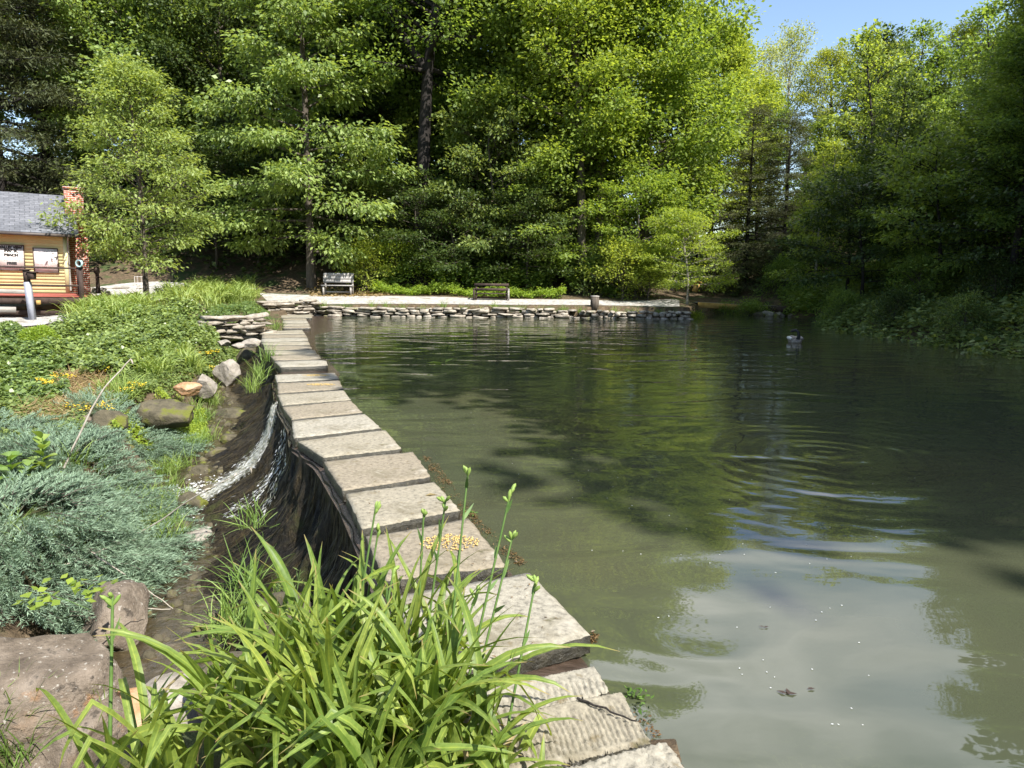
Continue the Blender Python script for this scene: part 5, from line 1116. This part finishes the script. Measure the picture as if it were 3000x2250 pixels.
def footbridge():
    P = [aty(2045, 893, 34.2), aty(2200, 902, 34.6), aty(2482, 930, 33.2)]
    P[2].z = P[1].z - .12
    e = empty('footbridge', P[1], 0, 'low wooden footbridge crossing the inlet in front of the black evergreens', 'footbridge'); O = P[1]
    def beam(nm, a, b, w, h, mat, dy=0, dz=0):
        a = a - O; b = b - O; d = b - a; L = d.length; rot = d.to_track_quat('X', 'Z'); m = MB(); c_ = (a + b) / 2 + Vector((0, dy, dz)); m.box(c_, (L, w, h), rot, jit=.006); m.build(nm, mat, e)
    beam('side_beam', P[0], P[1], .08, .26, M['wood_yellow']); beam('side_beam', P[1], P[2], .08, .28, M['wood_dark'], .03)
    beam('deck', P[0], P[1], .9, .05, M['wood_grey'], .5, .1); beam('deck', P[1], P[2], .9, .05, M['wood_grey'], .55, .1)
    beam('far_beam', P[0], P[2], .08, .24, M['wood_dark'], 1.05, -.03)
    for q, fr in enumerate((.02, .55, .98)):
        c_ = P[1] + (P[2] - P[1]) * fr - O; m = MB(); m.box(c_ + Vector((0, .3, -.5)), (.22, .5, .9), jit=.03); m.build('pier', M['wood_dark'], e)
footbridge()
for k, (px, py, s, mt, lab) in enumerate([(2245,922,.42,'rock_pale','pale flat stone at the near foot of the footbridge'),(2285,928,.36,'rock_pale','stacked grey stone under the footbridge end'),(2262,940,.45,'rock_dark','dark stone at the waterline below the footbridge'),(2318,925,.22,'rock_pale','small white stone in the inlet under the footbridge'),(2340,932,.18,'rock_pale','second white stone in the inlet under the footbridge'),(2385,938,.24,'rock_pale','pale stone at the middle of the inlet'),(2225,938,.35,'rock_dark','mossy stone at the waterline beside the low bushes')]):
    p = aty(px, py, 33.6); p.z = max(.02, min(p.z, .3)); rock(p, (s, s * .8, s * .5), k * 1.1, mt, lab, 60 + k, cuts=11)

# ------------------------------------------------------------------ hut
M['clapboard'] = None
def clap():
    m, nt, b = new_mat('yellow clapboard'); L = nt.links; tc_ = N_(nt, 'ShaderNodeTexCoord')
    n1 = N_(nt, 'ShaderNodeTexNoise', Scale=3, Detail=6); L.new(tc_.outputs['Object'], n1.inputs['Vector'])
    L.new(ramp(nt, n1.outputs['Fac'], [(.3, (.62,.575,.28)), (.7, (.70,.655,.35))]).outputs[0], b.inputs['Base Color']); b.inputs['Roughness'].default_value = .6; return m
M['clapboard'] = clap(); M['trim_yellow'] = rough_mat('yellow trim board', [(.3, (.66,.61,.32)), (.7, (.72,.67,.38))], 5, .6, bump=.1)
def brick():
    m, nt, b = new_mat('red brick'); L = nt.links; tc_ = N_(nt, 'ShaderNodeTexCoord'); g_ = N_(nt, 'ShaderNodeSeparateXYZ'); L.new(tc_.outputs['Object'], g_.inputs[0])
    ad = N_(nt, 'ShaderNodeMath', operation='ADD'); L.new(g_.outputs[0], ad.inputs[0]); L.new(g_.outputs[1], ad.inputs[1]); cb = N_(nt, 'ShaderNodeCombineXYZ'); L.new(ad.outputs[0], cb.inputs[0]); L.new(g_.outputs[2], cb.inputs[1])
    bt = N_(nt, 'ShaderNodeTexBrick', Scale=1.0); bt.inputs['Brick Width'].default_value = .21; bt.inputs['Row Height'].default_value = .075; bt.inputs['Mortar Size'].default_value = .010; bt.inputs['Color1'].default_value = (.36,.085,.045,1); bt.inputs['Color2'].default_value = (.26,.06,.035,1); bt.inputs['Mortar'].default_value = (.46,.40,.34,1)
    L.new(cb.outputs[0], bt.inputs['Vector']); L.new(bt.outputs['Color'], b.inputs['Base Color']); b.inputs['Roughness'].default_value = .85
    bp = N_(nt, 'ShaderNodeBump', Strength=.5, Distance=.01); bp.invert = True; L.new(bt.outputs['Fac'], bp.inputs['Height']); L.new(bp.outputs[0], b.inputs['Normal']); return m
M['brick'] = brick()
def shingle():
    m, nt, b = new_mat('grey shingle roof'); L = nt.links; tc_ = N_(nt, 'ShaderNodeTexCoord'); mp = N_(nt, 'ShaderNodeMapping'); L.new(tc_.outputs['UV'], mp.inputs[0])
    bt = N_(nt, 'ShaderNodeTexBrick', Scale=1.0); bt.inputs['Brick Width'].default_value = .30; bt.inputs['Row Height'].default_value = .14; bt.inputs['Mortar Size'].default_value = .008; bt.inputs['Color1'].default_value = (.10,.105,.12,1); bt.inputs['Color2'].default_value = (.17,.175,.195,1); bt.inputs['Mortar'].default_value = (.05,.05,.055,1)
    L.new(mp.outputs[0], bt.inputs['Vector']); n1 = N_(nt, 'ShaderNodeTexNoise', Scale=9, Detail=6); L.new(tc_.outputs['Object'], n1.inputs['Vector'])
    mx = N_(nt, 'ShaderNodeMix', data_type='RGBA', blend_type='MULTIPLY'); mx.inputs[0].default_value = .7; L.new(bt.outputs['Color'], mx.inputs[6]); L.new(ramp(nt, n1.outputs['Fac'], [(.3, (.6,.6,.6)), (.7, (1.2,1.2,1.2))]).outputs[0], mx.inputs[7])
    L.new(mx.outputs[2], b.inputs['Base Color']); b.inputs['Roughness'].default_value = .85; return m
M['shingle'] = shingle()
M['deck_red'] = rough_mat('worn red deck paint', [(.3, (.24,.06,.045)), (.6, (.42,.12,.09)), (.8, (.5,.2,.15))], 5, .7, bump=.2, stretch=(.3,3,1))
M['fascia'] = rough_mat('dark brown gutter', [(.3, (.05,.04,.035)), (.7, (.11,.09,.08))], 5, .5, bump=0)
M['sign_white'] = rough_mat('painted sign board', [(.3, (.66,.60,.57)), (.7, (.78,.73,.70))], 3, .6, bump=0)
M['sign_frame'] = rough_mat('brown sign frame', [(.3, (.06,.04,.03)), (.7, (.13,.09,.07))], 8, .6, bump=0)
M['sign_ink'] = rough_mat('black sign paint', [(.3, (.02,.02,.02)), (.7, (.05,.045,.04))], 8, .6, bump=0)
M['sign_red'] = rough_mat('faded red sign paint', [(.3, (.35,.14,.11)), (.7, (.45,.2,.17))], 8, .6, bump=0)
HY = 26.0                                   # depth of the hut's front wall at its right corner
cor = aty(205, 859, HY)                     # foot of the right corner of the wall
HUT_RZ = R(33.0)
hut = empty('beach_hut', cor, HUT_RZ, 'small yellow clapboard hut with grey shingle roof and brick chimney at the left edge', 'hut'); hut.rotation_euler = (0, R(1.2), HUT_RZ)
WH = 1.98                                   # wall height to the eave
def hut_build():
    # wall of lapped boards: each board leans out a little at its foot
    mb = MB(); n = 18; bh = (WH + .1) / n
    for k in range(n):
        z = k * bh; x0, x1 = -6.0, 0.0
        mb.add([(x0, -.012, z), (x1, -.012, z), (x1, .012, z + bh + .02), (x0, .012, z + bh + .02), (x0, .012, z), (x1, .012, z)], [[0, 1, 2, 3], [4, 5, 1, 0]])
    mb.add([(0, .016, 0), (0, 4.2, 0), (0, 4.2, WH + .1), (0, 2.1, WH + 1.6), (0, .016, WH + .1)], [[0, 1, 2, 3, 4]]); mb.add([(-6, .05, -.4), (0, .05, -.4), (0, .05, WH), (-6, .05, WH)], [[0, 1, 2, 3]]); mb.add([(-6, 4.2, -.4), (-6, 4.2, WH), (0, 4.2, WH), (0, 4.2, -.4)], [[0, 1, 2, 3]])
    mb.build('wall', M['clapboard'], hut)
    t = MB(); t.box((-.06, -.022, WH / 2), (.13, .03, WH)); t.build('corner_board', M['trim_yellow'], hut)
    t = MB(); t.box((-2.36, -.16, WH / 2 - .02), (.16, .28, WH - .02)); t.build('corner_board', M['trim_yellow'], hut)
    bay = MB(); bay.box((-4.3, -.14, WH / 2), (3.7, .24, WH - .05)); bay.build('bay_wall', M['clapboard'], hut)
    # roof slopes with thickness
    def slope(x0, x1, y0, z0, y1, z1, th=.05, nm='roof'):
        v = [(x0, y0, z0), (x1, y0, z0), (x1, y1, z1), (x0, y1, z1), (x0, y0, z0 - th), (x1, y0, z0 - th), (x1, y1, z1 - th), (x0, y1, z1 - th)]
        f = [[0, 1, 2, 3], [7, 6, 5, 4], [0, 4, 5, 1], [1, 5, 6, 2], [2, 6, 7, 3], [3, 7, 4, 0]]; me = bpy.data.meshes.new(nm); me.from_pydata(v, [], f); uv = me.uv_layers.new(); s = math.hypot(y1 - y0, z1 - z0)
        for li, l in enumerate(me.loops): c = v[l.vertex_index]; uv.data[li].uv = (c[0], (c[1] - y0) / (y1 - y0 + 1e-9) * s)
        return link(nm, me, hut, [M['shingle']])
    rf = slope(-6.2, .34, -.45, WH + .10, 2.1, WH + 1.62); slope(-6.2, .34, 4.65, WH + .10, 2.102, WH + 1.62, nm='rear_roof')
    low = slope(-6.2, -2.25, -.72, WH - .02, .35, WH + .64, .06, 'porch_roof')
    g_ = MB(); g_.box((-.95, -.46, WH + .03), (2.6, .07, .10)); g_.build('gutter', M['fascia'], hut); g_ = MB(); g_.box((-4.2, -.73, WH - .09), (3.95, .07, .11)); g_.build('gutter', M['fascia'], hut)
    rb = MB(); rb.box((.352, .82, WH + .83), (.03, 2.96, .13), Euler((math.atan2(1.52, 2.55), 0, 0))); rb.build('rake_board', M['fascia'], hut)
    ch = MB(); ch.box((.36, 1.15, .75), (.66, .62, 2.6)); ch.box((.33, 1.15, 2.85), (.60, .54, 1.8)); c_ = ch.build('chimney', M['brick'], hut)
    cp = MB(); cp.box((.33, 1.15, 3.79), (.66, .62, .09)); cp.build('cap', M['brick'], c_); hd = MB(); hd.box((.33, 1.15, 3.97), (.34, .34, .02)); 
    for a in (-1, 1): hd.box((.33 + a * .14, 1.15, 3.90), (.02, .3, .13))
    hd.build('hood', M['metal_grey'], c_)
    dp = MB(); dp.tube([(.03, -.42, WH + .0), (.03, -.2, WH - .12), (.03, -.06, WH - .25), (.03, -.06, .1)], .03, 6); dp.build('downpipe', M['wood_grey'], hut)
hut_build()
def on_wall(x, y, z): return hut.matrix_basis @ Vector((x, y, z))
def text_mesh(s, size, mat, parent, loc, name='lettering', bold=.012, sx=1.0):
    cu = bpy.data.curves.new(name, 'FONT'); cu.body = s; cu.size = size; cu.align_x = 'CENTER'; cu.align_y = 'CENTER'; cu.offset = bold; cu.extrude = .002
    to = bpy.data.objects.new(name, cu); COL.objects.link(to); bpy.context.view_layer.update()
    me = bpy.data.meshes.new_from_object(to.evaluated_get(bpy.context.evaluated_depsgraph_get())); bpy.data.objects.remove(to)
    o_ = link(name, me, parent, [mat]); o_.location = loc; o_.rotation_euler = (R(90), 0, 0); o_.scale = (sx, 1, 1); return o_
def wall_sign(x, z, w, h, label, lines, script, seed):
    e = empty('wall_sign', on_wall(x, -.035, z), 0, label, 'sign'); e.rotation_euler = hut.rotation_euler; b = MB(); b.box((0, 0, 0), (w, .02, h)); b.build('board', M['sign_white'], e)
    f = MB(); t = .03
    for c_, s_ in (((0, -.008, h / 2), (w + t, .03, t)), ((0, -.008, -h / 2), (w + t, .03, t)), ((-w / 2, -.008, 0), (t, .03, h - t)), ((w / 2, -.008, 0), (t, .03, h - t))): f.box(c_, s_)
    f.build('frame', M['sign_frame'], e)
    for s, size, zz, sx in lines: text_mesh(s, size, M['sign_ink'], e, (0, -.0125, zz), sx=sx)
    rng = np.random.default_rng(seed); m = MB()                       # the painted script lines, too worn to read: short wavering strokes
    for zz, x0, x1, red in script:
        xx = x0
        while xx < x1:
            L = rng.uniform(.03, .10); q = np.linspace(0, 1, 7); pts = np.stack([xx + L * q, np.full(7, -.014), zz + .008 * np.sin(q * rng.uniform(9, 16) + rng.uniform(0, 6))], 1); m.tube(pts, .0035, 4, 1 if red else 0); xx += L + rng.uniform(.015, .035)
    m.build('script_lines', [M['sign_ink'], M['sign_red']], e)
wall_sign(-1.66, 1.20, .74, .86, 'framed white wall sign reading Valley View Park Beach Free', [('VALLEY VIEW', .125, .345, .85), ('PARK', .135, .225, 1.15), ('BEACH', .115, .085, 1.1), ('FREE', .115, -.20, 1.15)],
          [(-.02, -.25, .28, True), (-.095, -.22, .27, True), (-.285, -.24, .3, False), (-.345, -.2, .2, False)], 1)
wall_sign(-.66, 1.14, .72, .84, 'framed pinkish wall sign with faded script nearest the chimney', [], [(.36, -.1, .12, False), (.30, -.2, .2, False), (.245, -.23, .25, False), (.19, -.25, .26, False), (.10, -.18, .18, True), (.045, -.15, .18, True), (-.02, -.25, .27, True), (-.085, -.15, .2, True), (-.15, -.28, .28, True), (-.21, -.12, .18, True), (-.27, -.18, .18, True), (-.33, -.1, .15, True)], 2)
def deck():
    e = empty('hut_deck', cor, HUT_RZ, 'red painted wooden deck with brown railing in front of the yellow hut', 'deck'); e.rotation_euler = hut.rotation_euler
    f = MB()
    for k in range(19): f.box((-2.75, -.10 - k * .155, -.03), (6.3, .15, .04), jit=.003)
    f.build('floor', M['deck_red'], e); r_ = MB(); r_.box((-2.75, -3.0, -.17), (6.3, .05, .2), jit=.003); r_.build('rim_joist', M['wood_dark'], e)
    s_ = MB(); s_.box((-2.75, -2.8, -.55), (6.2, .06, .16), jit=.003); s_.build('lower_beam', M['wood_dark'], e); j_ = MB(); j_.box((-.95, -3.04, -.22), (.12, .16, .14), jit=.004); j_.build('joist_end', M['wood_yellow'], e)
    for x, y in ((-2.22, -2.95), (.25, -2.95), (.28, -.9), (-5.2, -2.95)):
        p = MB(); p.box((x, y, .28 if y < -2 else .3), (.14, .14, 1.55), jit=.004); p.build('post', M['wood_dark'], e)
    pn = MB()
    for k in range(8): pn.box((.27, -2.75 + k * .23, .42), (.03, .2, .86), jit=.006)
    pn.build('side_panel', M['wood_dark'], e)
    for z in (.88, .32):
        q = MB(); q.tube([(-5.6, -2.95, z), (.25, -2.95, z)], .032, 6); q.build('rail', M['wood_dark'], e)
    b = MB(); b.box((-2.6, -3.12, .14), (2.9, .05, .13), Euler((0, .02, 0)), jit=.006); b.build('side_board', M['wood_grey'], e); b = MB(); b.box((-2.75, -3.14, -.42), (2.4, .05, .17), Euler((0, .02, 0)), jit=.006); b.build('side_board', M['wood_grey'], e)
    for x in (-.3, -2.2, -4.2):
        p = MB(); p.box((x, -2.7, -.55), (.14, .14, .7), jit=.004); p.build('pier', M['wood_dark'], e)
    return e
DK = deck()
def coil():
    p = DK.matrix_basis @ Vector((.25, -3.02, 1.02)); e = empty('hose_coil', p, 0, 'round pale teal coil with a dark middle on the deck corner post', 'coil'); m = MB(); a = np.linspace(0, 2 * PI * 5, 90); r_ = .10 + .012 * np.sin(a * 1.7)
    m.tube(np.stack([np.cos(a) * r_, -.02 - a * .002, np.sin(a) * r_ + .02], 1), .016, 5); m.build('coil', rough_mat('teal hose', [(.3, (.18,.34,.34)), (.7, (.5,.62,.62))], 12, .3, bump=0), e, True); c_ = MB(); c_.box((0, .0, .02), (.09, .05, .09), jit=.01); c_.build('bracket', M['dark_bark'], e)
coil()
def grey_post():
    Y = 22.0; b = aty(96, 938, Y); t = aty(84, 790, Y); z0 = g1(b.x, Y); H = t.z - z0; e = empty('grey_post', (b.x, Y, z0), 0, 'grey square post with a small dark box on its side, before the red deck', 'post'); e.rotation_euler = (0, R(-2.5), 0)
    m = MB(); m.box((0, 0, H * .36), (.15, .15, H * .8), jit=.004); m.build('sleeve', M['metal_grey'], e); m = MB(); m.box((0, 0, H * .87), (.13, .13, H * .24), jit=.004); m.build('post_head', M['wood_dark'], e); m = MB(); m.box((-.02, 0, H + .0), (.22, .2, .035), Euler((0, .05, 0)), jit=.004); m.build('cap', M['wood_dark'], e)
    m = MB(); m.box((.18, -.03, H - .19), (.17, .15, .20), Euler((0, .1, 0)), jit=.01); m.box((.20, -.03, H - .075), (.26, .2, .03), Euler((0, .12, 0)), jit=.004); m.build('side_box', M['wood_dark'], e)
grey_post()
def hand_pump():
    p = hit(290, 876); Y = p.y; e = empty('hand_pump', p, 0, 'rusty brown hand pump on a rough stone foot between hut and cherry tree', 'pump'); s = 1.0
    m = MB(); m.tube([(0, 0, .2), (0, 0, .55), (.01, 0, .95)], [.10, .07, .065], 8); m.tube([(0, 0, .92), (0, 0, 1.0), (0, 0, 1.16), (0, 0, 1.22)], [.06, .11, .10, .02], 8); m.build('pump_body', M['wood_dark'], e, True)
    m = MB(); m.tube([(0, -.02, .82), (.16, -.08, .82), (.24, -.1, .74)], .03, 6); m.build('spout', M['wood_dark'], e, True); m = MB(); m.tube([(0, 0, 1.1), (-.18, 0, 1.08), (-.4, 0, .98)], .02, 6); m.build('handle', M['wood_dark'], e, True)
    rng = np.random.default_rng(2); m = MB()
    for k in range(16):
        a = k * .8; rr = .18 + .32 * (k % 4) / 3; m.box((math.cos(a) * rr, math.sin(a) * rr, .28 - .32 * (rr - .18) / .32 + .02), rng.uniform(.12, .26, 3) * [1, 1, .8], Euler(tuple(rng.uniform(-.5, .5, 3))), jit=.03)
    m.build('stone_foot', M['stone'], e)
hand_pump()
def cage():
    p = hit(412, 868); e = empty('wire_cage', p, 0, 'thin white wire cage beside the trunk of the young cherry tree', 'wire cage'); m = MB()
    for k in range(8): a = k * PI / 4; m.tube([(math.cos(a) * .22, math.sin(a) * .22, 0), (math.cos(a) * .22, math.sin(a) * .22, .95)], .006, 4)
    m.build('wires', M['sign_white'], e)
    for z in (.3, .6, .92):
        m = MB(); a = np.linspace(0, 2 * PI, 17); m.tube(np.stack([np.cos(a) * .22, np.sin(a) * .22, a * 0 + z], 1), .006, 4); m.build('ring', M['sign_white'], e)
cage()

# loose stones and gravel in the stream bed
def stream_stones():
    rng = np.random.default_rng(77); mb = MB()
    for _ in range(620):
        y = rng.uniform(4.2, 17); d = rng.uniform(.9, float(wchan(y)) + .5); x = float(xdam(y)) - d; s = rng.uniform(.02, .085) * (1 + .5 * (rng.random() < .1))
        bm = bmesh.new(); bmesh.ops.create_icosphere(bm, subdivisions=1, radius=1); q = Euler(tuple(rng.uniform(0, 6, 3))).to_matrix()
        vv = [tuple(q @ Vector((v.co.x * s * rng.uniform(.8, 1.2), v.co.y * s * .8 * rng.uniform(.8, 1.2), v.co.z * s * .6)) + Vector((x, y, max(g1(x, y), float(zbed(y)) + .03)))) for v in bm.verts]
        bm.verts.index_update(); mb.add(vv, [[l.index for l in f.verts] for f in bm.faces]); bm.free()
    tag(mb.build('stream_pebbles', M['rock_dark'], None, True), 'wet brown pebbles strewn along the stream bed', 'pebbles', None, 'stuff')
stream_stones()

for k, (px, py, z, s, lab) in enumerate([(455,1640,-1.36,.2,'wet rounded stone at the left edge of the stream under the grass'),(480,1760,-1.48,.15,'small dark stone in the middle of the lower stream'),(560,1700,-1.42,.17,'wet stone in the stream beside the spiky grass clump'),(430,1960,-1.58,.2,'brown stone where the stream passes the big boulder'),(520,1650,-1.38,.13,'small wet stone beside the low shaded pale rock'),(610,1440,-1.22,.17,'dark stone in the froth below the waterfall'),(585,1385,-1.18,.2,'mossy stone left of the falling water'),(640,1330,-1.12,.22,'dark stone on the upper bed beside the waterfall'),(680,1290,-1.08,.25,'dark stone on the shaded upper bed')]):
    RK(px, py, z, (s, s * .8, s * .6), k * 1.4, 'rock_dark', lab, 80 + k, cuts=6)

def slab_litter():
    rng = np.random.default_rng(55); P = []
    for p4, lab in SL[13:]:
        c = [atz(a, b, .134) for a, b in p4]
        for _ in range(26):
            u, v = rng.uniform(.06, .94), rng.uniform(0, 1) ** (2.2 if rng.random() < .6 else 1); v = .05 + .9 * (v if rng.random() < .5 else 1 - v)
            P.append(tuple(c[0] * ((1 - u) * (1 - v)) + c[1] * (u * (1 - v)) + c[2] * (u * v) + c[3] * ((1 - u) * v)))
    P = np.array(P); n = len(P); P[:, 2] += .004
    tag(leaf_object('slab_litter', leaf_quads(P, np.c_[rng.normal(0, 1, (n, 2)), rng.normal(0, .1, n)], np.tile([[0, 0, 1.0]], (n, 1)) + rng.normal(0, .2, (n, 3)), rng.uniform(.008, .04, n), rng.uniform(.004, .012, n), .2), M['algae_brown']), 'brown specks and leaf bits lying on the concrete slabs', 'litter', None, 'stuff')
slab_litter()
